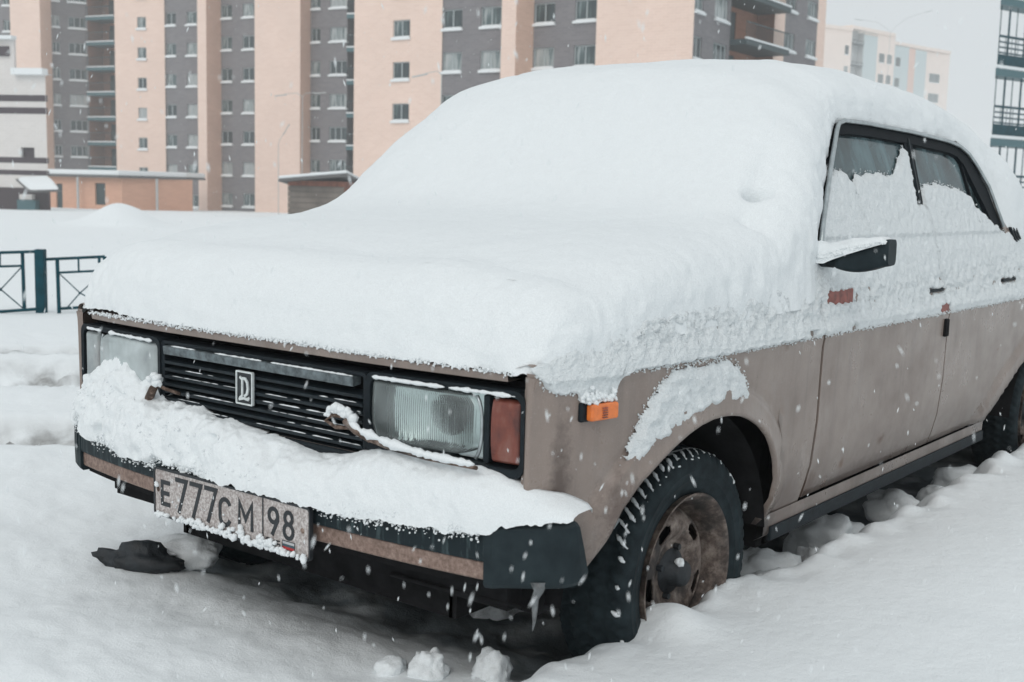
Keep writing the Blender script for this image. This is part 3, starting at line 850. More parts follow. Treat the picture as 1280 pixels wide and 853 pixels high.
for a, c in (((27, 334), (1, 362)), ((1, 362), (28, 385)), ((1, 362), (-27, 336)), ((1, 362), (-27, 388))): line('diagonal', a, c, 0.006)
b = B(); crumb(b, at(1, 362, FD), 0.018); b.build('boss', M['teal'], fe)
line('rail', (56, 324.5), (131, 321), 0.014, FD, DR); line('rail', (74, 341), (131, 338.4), 0.011, FD, DR)
line('upright', (71.5, 324), (74, 392), 0.018); line('upright', (98, 323), (98.5, 340), 0.009); line('upright', (124, 321.5), (124, 329), 0.014)
line('upright', (131, 321), (132, 388), 0.018, DR, DR); line('rail', (74, 386), (131, 383), 0.014, FD, DR)
for a, c in (((75, 343), (100, 366.5)), ((100, 366.5), (83, 386)), ((100, 366.5), (129, 341)), ((100, 366.5), (129, 382))): line('diagonal', a, c, 0.006)
b = B(); crumb(b, at(100, 366.5, FD), 0.018); b.build('boss', M['teal'], fe)

# ================================================================== THE CAR
# car axes = world axes: x forward from the front axle, y to the car's left, z up
car = empty('parked_car', (0, 0, 0), 'old beige brown saloon car parked in deep snow, its roof and bonnet buried', 'car')
SIDE = [(0.20, 0.715), (0.25, 0.728), (0.30, 0.745), (0.40, 0.775), (0.421, 0.7785), (0.429, 0.7825), (0.55, 0.794), (0.70, 0.797), (0.752, 0.799), (0.765, 0.803), (0.778, 0.796), (0.80, 0.792), (0.90, 0.777), (0.955, 0.763)]
def side_y(x, z):
    y = lerp(SIDE, z)
    if x > 0.15: y -= 0.062 * ((x - 0.15) / 0.425) ** 2
    if x > 0.3 and z < 0.76: y -= 0.0045 * sst(0.535, 0.552, x) + 0.003 * sst(0.47, 0.44, x) * sst(0.50, 0.56, z)
    if x < -2.2: y -= 0.03 * ((-2.2 - x) / 1.6) ** 2
    return y
def FX(y): return -0.030 * max(0.0, (abs(y) - 0.30) / 0.40) ** 1.6
def bow(b):
    b.v = [Vector((p.x + FX(p.y), p.y, p.z)) for p in b.v]
    return b
def glass_y(z): return 0.764 - (z - 0.953) * 0.38
ARCH = [(-0.306, 0.39), (-0.300, 0.440), (-0.281, 0.489), (-0.25, 0.530), (-0.22, 0.560), (-0.18, 0.587), (-0.136, 0.607), (-0.09, 0.622), (-0.04, 0.631), (0.0, 0.635), (0.049, 0.635), (0.10, 0.629), (0.148, 0.618), (0.20, 0.600), (0.24, 0.582),
        (0.285, 0.557), (0.325, 0.527), (0.36, 0.494), (0.378, 0.460), (0.408, 0.421), (0.438, 0.388), (0.462, 0.372), (0.495, 0.358), (0.51, 0.372), (0.575, 0.39)]
RARCH = [(-3.36, 0.30), (-3.30, 0.40), (-3.15, 0.50), (-2.95, 0.585), (-2.75, 0.605), (-2.55, 0.592), (-2.37, 0.553), (-2.277, 0.518), (-2.102, 0.432), (-1.984, 0.351), (-1.92, 0.300)]
def shoulder_z(x): return 0.784 + 0.156 * ((0.62 - x) / 1.14) ** 0.9
def side_panel(name, xs, zbot, ztop, mat, s, flare=None, nz_=26, lip=0.02):
    b = B()
    nr = nz_
    def pt(x, k):
        z0, z1 = zbot(x), ztop(x)
        v = (k / nr)
        z = z0 + (z1 - z0) * v
        y = side_y(x, z)
        if flare:
            y += flare(x, z)
        return Vector((x, s * y, z))
    v, fc = [], []
    cols = []
    for x in xs:
        col = [pt(x, k) for k in range(nr + 1)]
        lo = col[0].copy(); lo.y -= s * 0.012                     # rolled lower edge
        col = [lo] + col
        cols.append(col)
    m_ = len(cols[0])
    for c in cols: v += c
    for i in range(len(cols) - 1):
        for j in range(m_ - 1):
            q = (i * m_ + j, i * m_ + j + 1, (i + 1) * m_ + j + 1, (i + 1) * m_ + j)
            fc.append(q if s > 0 else q[::-1])
    for ends, sg in ((cols[0], 1), (cols[-1], -1)):               # turned-in ends so gaps have depth
        k = len(v)
        v += [p.copy() for p in ends] + [p - Vector((0, s * lip, 0)) for p in ends]
        for j in range(m_ - 1):
            q = (k + j, k + j + 1, k + m_ + j + 1, k + m_ + j)
            fc.append(q)
    b.add(v, fc)
    return b
def frange(a, c, n): return [a + (c - a) * i / n for i in range(n + 1)]
def arch_flare(pts):
    def fl(x, z):
        dm = min(math.hypot(x - px, z - pz) for px, pz in pts)
        return 0.006 * math.exp(-(dm / 0.022) ** 2) + 0.012 * (1 - sst(0.053, 0.064, dm)) - 0.003 * math.exp(-((dm - 0.072) / 0.008) ** 2)
    return fl
fl1 = arch_flare([(lerp([(i, p[0]) for i, p in enumerate(ARCH)], q / 4), lerp([(i, p[1]) for i, p in enumerate(ARCH)], q / 4)) for q in range(4 * len(ARCH) - 3)])
fl2 = arch_flare([(lerp([(i, p[0]) for i, p in enumerate(RARCH)], q / 4), lerp([(i, p[1]) for i, p in enumerate(RARCH)], q / 4)) for q in range(4 * len(RARCH) - 3)])
def front_bot(x):
    if x < -0.3065: return 0.318
    return lerp(ARCH, x)
def rear_bot(x):
    if x > -1.905: return 0.345
    return max(0.345, lerp(RARCH, x)) if x > -3.35 else 0.33
for s in (1, -1):
    xs = frange(-0.519, -0.3068, 8) + [-0.3062, -0.304] + frange(-0.30, -0.20, 14)[0:] + frange(-0.19, 0.575, 64)
    b = side_panel('front_fender', xs, front_bot, lambda x: shoulder_z(x) - 0.015, M['paint'], s, fl1)
    def sh(u, v):
        x = -0.519 + u * 1.094; zt0 = shoulder_z(x)
        y0 = side_y(x, zt0 - 0.015); a = v * math.pi / 2
        if v <= 0.5:
            a = v * 2 * math.pi / 2
            return Vector((x, s * (y0 - 0.02 * (1 - math.cos(a))), zt0 - 0.015 + 0.015 * math.sin(a)))
        q = (v - 0.5) * 2
        return Vector((x, s * (y0 - 0.02 - (y0 - 0.02 - 0.679) * q), zt0 - 0.012 * q))
    b.grid(sh, 20, 10, s > 0)
    # front return beside the lamp and lower valance corner
    def fr(u, v):
        z = 0.50 + (0.771 - 0.50) * u
        y0 = side_y(0.575, z); a = v * math.pi / 2
        if v < 0.5:
            a = v * math.pi
            return Vector((0.575 + 0.006 * math.sin(a), s * (y0 - 0.008 * (1 - math.cos(a))), z))
        q = (v - 0.5) * 2
        return Vector((0.581 - 0.006 * q, s * (y0 - 0.008 - (y0 - 0.008 - 0.713) * q), z))
    b.grid(fr, 16, 8, s < 0)
    b.build('front_fender', M['paint'], car, smooth=True)
    # doors, sill
    b = side_panel('front_door', frange(-1.456, -0.5325, 30), lambda x: 0.345, lambda x: 0.953, M['paint'], s)
    fd = b.build('front_door', M['paint'], car, smooth=True)
    b = side_panel('rear_door', frange(-2.39, -1.93, 26) + frange(-1.915, -1.464, 14), rear_bot, lambda x: 0.953, M['paint'], s, fl2)
    rd = b.build('rear_door', M['paint'], car, smooth=True)
    b = side_panel('rear_quarter_panel', frange(-3.78, -3.36, 8) + [-3.352, -3.348] + frange(-3.34, -2.395, 50), rear_bot, lambda x: 0.953, M['paint'], s, fl2)
    b.build('rear_quarter_panel', M['paint'], car, smooth=True)
    def sill(u, v):
        x = -2.03 + u * 1.70
        z = 0.338 - 0.068 * v
        return Vector((x, s * (side_y(x, 0.345) + 0.001 - 0.004 * v - 0.03 * max(0, v - 0.8) * 5 * 0.8), z))
    b = B(); b.grid(sill, 30, 8, s > 0); b.build('door_sill', M['paint'], car, smooth=True)
    b = B(); b.obox((-2.03, s * 0.752, 0.268), (1.67, 0, 0), (0, s * 0.012, 0), (0, 0, 0.036)); b.build('sill_trim', M['black'], car, bevel=0.004)
    for dname, dr, x in (('door_handle', fd, -1.34), ('door_handle', rd, -2.10)):
        b = B(); b.obox((x - 0.075, s * 0.783, 0.832), (0.15, 0, 0), (0, s * 0.012, 0), (0, 0, 0.010)); b.obox((x - 0.07, s * 0.779, 0.822), (0.14, 0, 0), (0, s * 0.006, 0), (0, 0, 0.010))
        b.build('door_handle', M['black'], dr, bevel=0.003)
    b = B(); b.obox((-1.452, s * 0.795, 0.690), (0.030, 0, 0), (0, s * 0.012, 0), (0, 0, 0.055)); b.build('door_catch', M['under'], fd, bevel=0.004)
    for xg, dr in ((-0.5265, fd), (-1.4600, rd)):
        b = B()
        b.grid(lambda u, v: Vector((xg - 0.0075 + 0.015 * v, s * (side_y(xg, 0.35 + 0.60 * u) - 0.0065), 0.35 + 0.60 * u)), 24, 1, s < 0); b.build('gap_shade_strip', M['seal'], dr)  # black strip standing in for the shade inside the door gap
    if s > 0:
        b = B(); b.obox((-0.722, 0.783, 0.828), (0.16, -0.004, 0), (0, 0.006, 0), (0, 0, 0.046)); b.build('side_reflector', M['redpatch'], fd, bevel=0.003)
        b = B(); b.obox((-1.448, 0.797, 0.766), (0.075, 0, 0), (0, 0.006, 0), (0, 0, 0.030)); b.build('door_lock_plate', M['redpatch'], fd, bevel=0.003)
    b = B(); b.tube([(-0.5, s * 0.7985, 0.352), (-0.5, s * 0.80, 0.4)], 0.001, 4)

# dark structure behind the panels, wheel wells, floor
b = B()
for s in (1, -1):
    def inn(u, v):
        x = -3.40 + u * 4.0; z = 0.33 + v * 0.60
        return Vector((x, s * (side_y(x, z) - 0.035), z))
    for (xa, xb, za) in ((-0.56, -0.36, 0.33), (-1.92, -0.50, 0.33)):
        b.grid(lambda u, v: Vector((xa + u * (xb - xa), s * (side_y(xa + u * (xb - xa), za + v * (0.95 - za)) - 0.03), za + v * (0.95 - za))), 16, 8, s > 0)
b.build('inner_body', M['inner'], car)
b = B()
b.box((-3.7, -0.70, 0.26), (-3.3, 0.70, 0.30)); b.box((-1.95, -0.72, 0.24), (-0.40, 0.72, 0.28)); b.box((-0.40, -0.45, 0.22), (0.46, 0.45, 0.30))
b.box((-2.0, -0.72, 0.24), (-1.95, 0.72, 0.55)); b.box((-0.42, -0.72, 0.24), (-0.37, 0.72, 0.90)); b.box((0.46, -0.70, 0.30), (0.50, 0.70, 0.62)); b.box((-3.3, -0.45, 0.24), (-2.0, 0.45, 0.5))
for s in (1, -1): b.box((-0.37, s * 0.45 - 0.01, 0.22), (0.46, s * 0.45 + 0.01, 0.78)); b.box((-3.3, s * 0.45 - 0.01, 0.22), (-2.0, s * 0.45 + 0.01, 0.78))
b.box((-0.06, -0.62, 0.19), (0.06, 0.62, 0.27))
b.tube([(-2.77, -0.62, 0.29), (-2.77, 0.62, 0.29)], 0.05)
b.tube([(-1.2, 0.1, 0.2), (-3.3, 0.3, 0.24)], 0.03)
b.build('underbody', M['under'], car)
for s in (1, -1):
    for x0, rr_ in ((0.085, 0.405), (-2.77, 0.47)):
        b = B()
        def well(u, v):
            a = math.pi * (0.03 + 0.94 * u)
            return Vector((x0 + rr_ * math.cos(a) * 0.98, s * (0.44 + (min(0.77, side_y(x0 + rr_ * math.cos(a) * 0.98, 0.5) - 0.014) - 0.44) * v), 0.28 + (0.375 if x0 > -1 else 0.33) * math.sin(a)))
        b.grid(well, 24, 4, s < 0); b.build('wheel_arch_liner', M['under'], car, smooth=True)

# bonnet, roof, pillars, boot
b = B()
def bon(u, v):
    x = 0.594 - 1.06 * u; y = -0.672 + 1.344 * v
    return Vector((x, y, shoulder_z(x) - 0.015 + 0.006 * (1 - (abs(y) / 0.672) ** 2)))
b.grid(bon, 24, 16)
def lipf(u, v):
    y = -0.672 + 1.344 * v
    z1 = shoulder_z(0.594) - 0.015 + 0.006 * (1 - (abs(y) / 0.672) ** 2)
    a = u
    return Vector((0.594 + 0.010 * math.sin(min(1, a * 2.2) * math.pi / 2) - 0.003 * a, y, z1 - a * (z1 - 0.757)))
b.grid(lipf, 8, 16, True)
def lipb(u, v):
    y = -0.672 + 1.344 * v
    return Vector((0.601 - 0.04 * u, y, 0.757 + 0.001 * u))
b.grid(lipb, 2, 16, True)
b.v = [Vector((p.x + FX(p.y) * sst(0.2, 0.59, p.x), p.y, p.z)) for p in b.v]
b.build('bonnet', M['paint'], car, smooth=True)
ROOF = [(-0.50, 0.955), (-0.95, 1.352), (-1.15, 1.392), (-1.55, 1.405), (-1.95, 1.395), (-2.12, 1.35), (-2.50, 0.985), (-3.40, 0.93)]
b = B()
def roofp(u, v):
    x = -0.93 - 1.18 * u; q = -1 + 2 * v
    zc = lerp(ROOF, x); ze = 1.315
    return Vector((x, 0.628 * q, ze + (zc - ze) * (1 - abs(q) ** 2.6)))
b.grid(roofp, 16, 16)
b.build('roof', M['paint'], car, smooth=True)
b = B()
def scr(u, v):
    q = -1 + 2 * v
    z = 0.945 + 0.37 * u
    return Vector((-0.47 - 0.10 * abs(q) ** 2 - 0.40 * u, (0.70 - 0.10 * u) * q, z + 0.03 * u * (1 - q * q)))
b.grid(scr, 8, 12, True); b.build('windscreen', M['carglass'], car, smooth=True)
b = B()
def rsc(u, v):
    q = -1 + 2 * v
    return Vector((-2.10 - 0.40 * u, (0.60 + 0.08 * u) * q, 1.33 - 0.36 * u + 0.03 * (1 - u) * (1 - q * q)))
b.grid(rsc, 8, 12); b.build('rear_window', M['carglass'], car, smooth=True)
b = B()
b.grid(lambda u, v: Vector((-2.46 - 1.31 * u, -0.76 + 1.52 * v, 0.965 - 0.03 * u)), 6, 8)
b.grid(lambda u, v: Vector((-3.77 - 0.02 * math.sin(u * 3.1), -0.75 + 1.5 * v, 0.935 - 0.6 * u)), 6, 8)
b.build('boot_lid', M['paint'], car, smooth=True)
b = B(); b.box((-3.89, -0.78, 0.40), (-3.79, 0.78, 0.50)); b.build('rear_bumper', M['bumper'], car, bevel=0.015)

# side windows: frames in the tilted window plane
def gp(x, z, o=0.0): return Vector((x, glass_y(z) + o * 0.935, z + o * 0.355))
PIL = lambda z: -0.522 - (z - 0.953) / (1.297 - 0.953) * 0.36
WIN_OUT = [(-0.522, 0.953), (-0.604, 1.040), (-0.758, 1.185), (-0.868, 1.282), (-0.895, 1.302), (-0.944, 1.312), (-1.117, 1.314), (-1.48, 1.308), (-1.791, 1.296), (-1.90, 1.284), (-1.971, 1.262), (-2.02, 1.225), (-2.086, 1.150), (-2.112, 1.012)]
WIN_IN = [(-0.536, 0.95), (-0.62, 1.04), (-0.772, 1.18), (-0.876, 1.270), (-0.905, 1.278), (-0.95, 1.281), (-1.117, 1.283), (-1.48, 1.275), (-1.791, 1.263), (-1.86, 1.252), (-1.905, 1.228), (-1.93, 1.185), (-1.985, 1.10), (-2.03, 1.01)]
for s in (1, -1):
    mir = lambda p: Vector((p.x, s * p.y, p.z))
    # drip rail: thin bright tube following the outline, black seal inside it
    path = [mir(gp(x, z, 0.012)) for x, z in WIN_OUT]
    b = B(); b.tube([p + Vector((0, s * 0.004, 0.004)) for p in path], 0.0065, 8); b.build('drip_rail', M['chrome'], car, smooth=True)
    b = B()
    n_ = len(WIN_OUT)
    inner = WIN_IN
    v, fc = [], []
    for o_ in (0.010, -0.02):
        v += [mir(gp(x, z, o_)) for x, z in WIN_OUT] + [mir(gp(x, z, o_)) for x, z in inner]
    for i in range(n_ - 1):
        fc += [(i, i + 1, n_ + i + 1, n_ + i), (n_ + i, n_ + i + 1, 3 * n_ + i + 1, 3 * n_ + i), (i, 2 * n_ + i, 2 * n_ + i + 1, i + 1)]
    b.add(v, fc)
    b.build('window_frame', M['seal'], car)
    # middle pillar between the doors and the rear door's quarter bar
    b = B()
    for (xa, xb, wd) in ((-1.425, -1.475, 0.0),):
        b.prism([mir(gp(-1.283, 0.953, -0.012)), mir(gp(-1.330, 1.10, 0.008)), mir(gp(-1.400, 1.30, 0.008)), mir(gp(-1.470, 1.30, 0.008)), mir(gp(-1.402, 1.10, 0.008)), mir(gp(-1.337, 0.953, -0.012))], (0, -s * 0.03, 0))
    b.build('door_pillar', M['seal'], car, bevel=0.004)
    b = B(); b.prism([mir(gp(-1.358, 1.09, 0.013)), mir(gp(-1.426, 1.29, 0.013)), mir(gp(-1.433, 1.29, 0.013)), mir(gp(-1.366, 1.09, 0.013))], (0, -s * 0.01, 0)); b.build('pillar_trim', M['slat'], car)
    b = B(); b.prism([mir(gp(-1.885, 0.96, 0.004)), mir(gp(-1.900, 1.262, 0.004)), mir(gp(-1.912, 1.262, 0.004)), mir(gp(-1.897, 0.96, 0.004))], (0, -s * 0.012, 0)); b.build('quarter_bar', M['seal'], car)
    for xa, xb in ((-0.53, -1.385), (-1.335, -1.89), (-1.905, -2.13)):
        b = B()
        def pane(u, v):
            z = 0.953 + 0.335 * v
            x0 = min(xa, PIL(z) + 0.02) if xa > -0.6 else xa
            x1 = xb if xb > -2 else max(xb, -1.97 - (1.26 - z) * 0.65)
            return mir(gp(x0 + (x1 - x0) * u, z, -0.004))
        b.grid(pane, 10, 6, s > 0); b.build('side_window', M['carglass'], car, smooth=True)
    # black vent slots behind the last side window
    b = B()
    for k in range(3):
        x = -2.225 - 0.028 * k
        b.obox(mir(gp(x, 0.962 + 0.004 * k, 0.014)), (-0.012, 0, 0), (0, -s * 0.01, 0), (-0.02 if 0 else 0.018, -s * 0.02, 0.052))
    b.build('air_vent', M['black'], car)
    b = B()
    b.prism([mir(gp(-2.09, 1.15, 0.004)), mir(gp(-2.0, 1.262, 0.004)), mir(gp(-2.10, 1.32, 0.004)), mir(gp(-2.47, 0.97, 0.004)), mir(gp(-2.18, 0.953, 0.004))], (0, -s * 0.03, 0)); b.build('rear_pillar', M['paint'], car)
    b = B(); b.tube([mir(Vector((-0.495, 0.742, 0.95))), mir(Vector((-0.875, 0.612, 1.30)))], 0.012, 8); b.build('windscreen_pillar', M['paint'], car, smooth=True)
# seats and dashboard seen through the glass
b = B(); b.box((-0.80, -0.66, 0.75), (-0.45, 0.66, 0.93)); b.build('dashboard', M['inner'], car, bevel=0.03)
for y in (0.34, -0.34):
    b = B(); b.box((-1.42, y - 0.24, 0.55), (-1.30, y + 0.24, 1.06)); b.box((-1.42, y - 0.13, 1.07), (-1.33, y + 0.13, 1.23)); b.build('seat', M['seat'], car, bevel=0.04)
b = B(); b.box((-2.25, -0.62, 0.55), (-2.1, 0.62, 1.05)); b.build('rear_seat', M['seat'], car, bevel=0.04)
b = B(); b.box((-2.3, -0.62, 0.35), (-0.5, 0.62, 0.38)); b.build('cabin_floor', M['inner'], car)

# ---- front: dark recess, lamps, grille
b = B(); b.box((0.45, -0.712, 0.50), (0.535, 0.712, 0.753)); b.build('front_recess', M['inner'], car)
b = B()
b.grid(lambda u, v: Vector((0.600 - 0.025 * u * u, -0.715 + 1.43 * v, 0.572 - 0.20 * u)), 6, 24, False); bow(b)
b.build('front_valance', M['paint'], car, smooth=True)
b = B(); b.tube([(0.55, 0.36, 0.316), (0.548, 0.5, 0.318), (0.54, 0.69, 0.326)], 0.005, 8); b.build('lower_crossbar', M['under'], car, smooth=True)
b = B(); b.box((0.5, -0.62, 0.31), (0.545, 0.66, 0.40)); b.build('lower_front_panel', M['under'], car)
def rrect(y0, y1, z0, z1, rad, x, n=5):
    out = []
    for cy_, cz_, a0 in ((y1 - rad, z1 - rad, 0), (y0 + rad, z1 - rad, 90), (y0 + rad, z0 + rad, 180), (y1 - rad, z0 + rad, 270)):
        for i in range(n + 1):
            a = R_(a0 + 90 * i / n)
            out.append(Vector((x, cy_ + rad * math.cos(a), cz_ + rad * math.sin(a))))
    return out
def ring(b, outer, inner_, depth):
    n = len(outer)
    dv = Vector((-depth, 0, 0))
    v = outer + inner_ + [p + dv for p in outer] + [p + dv for p in inner_]
    fc = []
    for i in range(n):
        k = (i + 1) % n
        fc += [(i, k, n + k, n + i), (n + i, n + k, 3 * n + k, 3 * n + i), (i, 2 * n + i, 2 * n + k, k)]
    b.add(v, fc)
for s in (1, -1):
    hl = empty('headlight', (0.60, s * 0.54, 0.665), None, None)
    hl.parent = car
    mir = lambda p: Vector((p.x, s * p.y, p.z))
    b = B(); ring(b, [mir(p) for p in rrect(0.338, 0.716, 0.580, 0.743, 0.022, 0.611)], [mir(p) for p in rrect(0.350, 0.706, 0.596, 0.730, 0.016, 0.609)], 0.06)
    bow(b); b.build('bezel', M['black'], hl)
    # bowl reflector: paraboloid clipped by the housing
    b = B()
    def bowl(u, v):
        y = 0.350 + 0.272 * u; z = 0.600 + 0.128 * v
        rr_ = math.hypot((y - 0.474), (z - 0.667))
        x = 0.580 - 0.048 * max(0.0, 1 - (rr_ / 0.105) ** 2)
        return mir(Vector((x, y, z)))
    b.grid(bowl, 40, 24, s > 0)
    bow(b); b.build('reflector', M['reflector'] if s > 0 else M['greyback'], hl, smooth=True)
    b = B()
    b.grid(lambda u, v: mir(Vector((0.52 + 0.03 * math.sin(math.pi * v), 0.470 + 0.016 * math.cos(u * 6.283), 0.667 + 0.016 * math.sin(u * 6.283)))), 12, 4); b.build('bulb', M['greyback'], hl, smooth=True)
    # ribbed lens
    b = B()
    def lens(u, v):
        q = 2 * v - 1
        zt0, zb0 = 0.7275, 0.603 + 0.004 * u
        rcut = 0.012 * max(0.0, abs(q) - 0.55) ** 2 * 20
        lcut = 0.010 * max(0.0, -q - 0.3) * 1.4
        y0, y1 = 0.352 + lcut, 0.620 - rcut * 1.2 * (1 if q < 0 else 0.5)
        y = y0 + (y1 - y0) * u
        z = zb0 + (zt0 - zb0) * v
        ed = min(1, u / 0.05, (1 - u) / 0.05, v / 0.06, (1 - v) / 0.06)
        x = 0.598 + 0.010 * ed ** 0.5 + 0.004 * (1 - q * q)
        rib = 0.0014 * abs(math.sin(math.pi * (y - 0.35) / 0.0052)) * (0.15 if u < 0.25 else 1)
        if 0.27 < u < 0.45 and v < 0.24: rib += 0.0022 * abs(math.sin(math.pi * y / 0.015)) * abs(math.sin(math.pi * z / 0.013))
        if 0.72 < u < 0.93 and v < 0.22: rib += 0.0018 * abs(math.sin(math.pi * y / 0.02)) * abs(math.sin(math.pi * z / 0.012))
        return mir(Vector((x + rib, y, z)))
    b.grid(lens, 220, 24, s > 0)
    bow(b); b.build('lens', M['lens'] if s > 0 else M['frostlens'], hl, smooth=True)
    b = B()
    b.tube([mir(Vector((0.604, 0.6195 - 0.012 * abs(2 * k / 10 - 1) ** 3, 0.605 + 0.12 * k / 10))) for k in range(11)], 0.0035, 6); bow(b); b.build('lens_rim', M['chrome'], hl, smooth=True)
    if s > 0: b = B(); b.obox(mir(Vector((0.575, 0.6215, 0.600))), (0.029, 0, 0), (0, s * 0.0135, 0), (0, 0, 0.128)); bow(b); b.build('lamp_divider', M['black'], hl, bevel=0.003)
    b = B()
    def ind(u, v):
        q = 2 * v - 1; ed = min(1, u / 0.08, (1 - u) / 0.08, v / 0.06, (1 - v) / 0.06)
        y = 0.634 + 0.006 * abs(q) ** 3 + (0.070 - 0.006 * abs(q) ** 3) * u
        z = 0.602 + 0.122 * v
        return mir(Vector((0.592 + 0.012 * ed ** 0.5 + 0.0006 * abs(math.sin(math.pi * z / 0.006)), y, z)))
    b.grid(ind, 24, 60, s > 0); bow(b); b.build('indicator_lens', M['red'] if s > 0 else M['frostlens'], hl, smooth=True)
    if s < 0:
        b = B(); b.grid(lambda u, v: mir(Vector((0.585, 0.64 + 0.055 * u, 0.61 + 0.09 * v))), 2, 2); bow(b); b.build('indicator_back', M['redpatch'], hl)
# grille
gr = empty('grille', (0.60, 0, 0.645), None, None); gr.parent = car
b = B(); ring(b, rrect(-0.338, 0.338, 0.556, 0.738, 0.01, 0.606), rrect(-0.328, 0.328, 0.566, 0.730, 0.006, 0.604), 0.05); b.build('surround', M['black'], gr)
b = B()
b.prism([(0.609, -0.326, 0.706), (0.611, -0.326, 0.726), (0.585, -0.326, 0.729), (0.585, -0.326, 0.709)], (0, 0.63, 0)); b.build('top_slat', M['silver'], gr, bevel=0.002)
for k in range(8):
    z = 0.690 - k * 0.0172
    b = B(); b.prism([(0.604, -0.327, z - 0.006), (0.606, -0.327, z + 0.001), (0.572, -0.327, z + 0.006), (0.572, -0.327, z + 0.001)], (0, 0.654, 0)); b.build('slat', M['slat'], gr)
b = B(); b.box((0.552, -0.335, 0.56), (0.5605, 0.335, 0.735)); b.build('grille_back', M['inner'], gr)
# emblem: framed badge with a stylised boat
b = B(); b.box((0.600, -0.056, 0.628), (0.611, -0.004, 0.698)); em = b.build('emblem', M['ink'], gr, bevel=0.002)
b = B(); ring(b, rrect(-0.058, -0.002, 0.626, 0.700, 0.003, 0.6135), rrect(-0.0545, -0.0055, 0.6295, 0.6965, 0.002, 0.6135), 0.006); b.build('emblem_frame', M['white'], gr)
def stroke(b, pts, wd, x, dp, s=1):
    """flat stroke along (y, z) points, wd wide, standing dp proud of plane x"""
    pts = [Vector(p) for p in pts]; n = len(pts)
    L_, R2 = [], []
    for i, p in enumerate(pts):
        d0 = (pts[i] - pts[i - 1]).normalized() if i else None
        d1 = (pts[i + 1] - pts[i]).normalized() if i < n - 1 else None
        if d0 is None: d0 = d1
        if d1 is None: d1 = d0
        nn = Vector((-(d0.y + d1.y), d0.x + d1.x)).normalized()
        k = max(0.5, nn.dot(Vector((-d0.y, d0.x))))
        L_.append(p + nn * wd / 2 / k); R2.append(p - nn * wd / 2 / k)
    v = [Vector((x, p.x, p.y)) for p in L_ + R2]; v += [p + Vector((dp, 0, 0)) for p in v]
    m_ = 2 * n; fc = []
    for i in range(n - 1):
        fc += [(m_ + i, m_ + i + 1, m_ + n + i + 1, m_ + n + i), (i, i + 1, m_ + i + 1, m_ + i), (n + i, m_ + n + i, m_ + n + i + 1, n + i + 1)]
    fc += [(0, m_, m_ + n, n), (n - 1, 2 * n - 1, m_ + 2 * n - 1, m_ + n - 1)]
    b.add(v, fc)
b = B()
stroke(b, [(-0.0445, 0.640), (-0.036, 0.646), (-0.036, 0.682), (-0.0445, 0.686)], 0.005, 0.611, 0.003)
stroke(b, [(-0.036, 0.684), (-0.026, 0.684), (-0.019, 0.676), (-0.017, 0.663), (-0.020, 0.651), (-0.0285, 0.645)], 0.006, 0.6112, 0.003)
stroke(b, [(-0.0465, 0.637), (-0.030, 0.641), (-0.016, 0.639), (-0.0125, 0.644)], 0.006, 0.6114, 0.003)
b.build('emblem_figure', M['white'], gr)

# ---- headlamp wipers, bent and rusty
b = B()
pl_ = [(0.628, 0.335, 0.640), (0.634, 0.305, 0.650), (0.640, 0.278, 0.649), (0.642, 0.260, 0.637), (0.638, 0.285, 0.626), (0.630, 0.315, 0.628)]
b.tube(pl_, 0.0042, 7)
b.tube([(0.636, 0.312, 0.642), (0.640, 0.345, 0.628), (0.640, 0.385, 0.615)], [0.008, 0.008, 0.006], 7)
b.tube([(0.640, 0.36, 0.620), (0.637, 0.44, 0.607), (0.632, 0.53, 0.601), (0.626, 0.645, 0.600)], [0.006, 0.0055, 0.005, 0.004], 7)
b.build('headlamp_wiper', M['rust'], car, smooth=True)
b = B(); b.tube([(0.625, -0.366, 0.592), (0.634, -0.335, 0.622), (0.636, -0.318, 0.640)], [0.011, 0.010, 0.009], 7); b.tube([(0.636, -0.318, 0.640), (0.632, -0.29, 0.632), (0.615, -0.255, 0.622)], 0.004, 6)
b.build('headlamp_wiper', M['rust'], car, smooth=True)

# ---- bumper
bu = empty('front_bumper', (0.64, 0, 0.44), None, None); bu.parent = car
def prof_sweep(b, prof, ys, xoff=lambda y: 0.0):
    v, fc = [], []
    n = len(prof)
    for y in ys: v += [Vector((x + xoff(y), y, z)) for x, z in prof]
    for i in range(len(ys) - 1):
        for j in range(n):
            k = (j + 1) % n
            fc.append((i * n + j, i * n + k, (i + 1) * n + k, (i + 1) * n + j))
    fc.append(tuple(range(n))); fc.append(tuple((len(ys) - 1) * n + j for j in range(n - 1, -1, -1)))
    b.add(v, fc)
curve = lambda y: -0.050 * (abs(y) / 0.68) ** 2.4
ys = frange(-0.67, 0.68, 28)
b = B(); prof_sweep(b, [(0.668, 0.424), (0.670, 0.436), (0.668, 0.488), (0.656, 0.500), (0.600, 0.500), (0.600, 0.424)], ys, curve); b.build('bumper_bar', M['bumper'], bu, bevel=0.004)
b = B(); prof_sweep(b, [(0.654, 0.386), (0.662, 0.390), (0.662, 0.4235), (0.61, 0.4235), (0.61, 0.386)], ys, curve); b.build('bumper_strip', M['strip'], bu, bevel=0.003)
b = B(); prof_sweep(b, [(0.640, 0.368), (0.640, 0.3855), (0.600, 0.3855), (0.600, 0.368)], ys, curve); b.build('lower_lip', M['under'], bu)
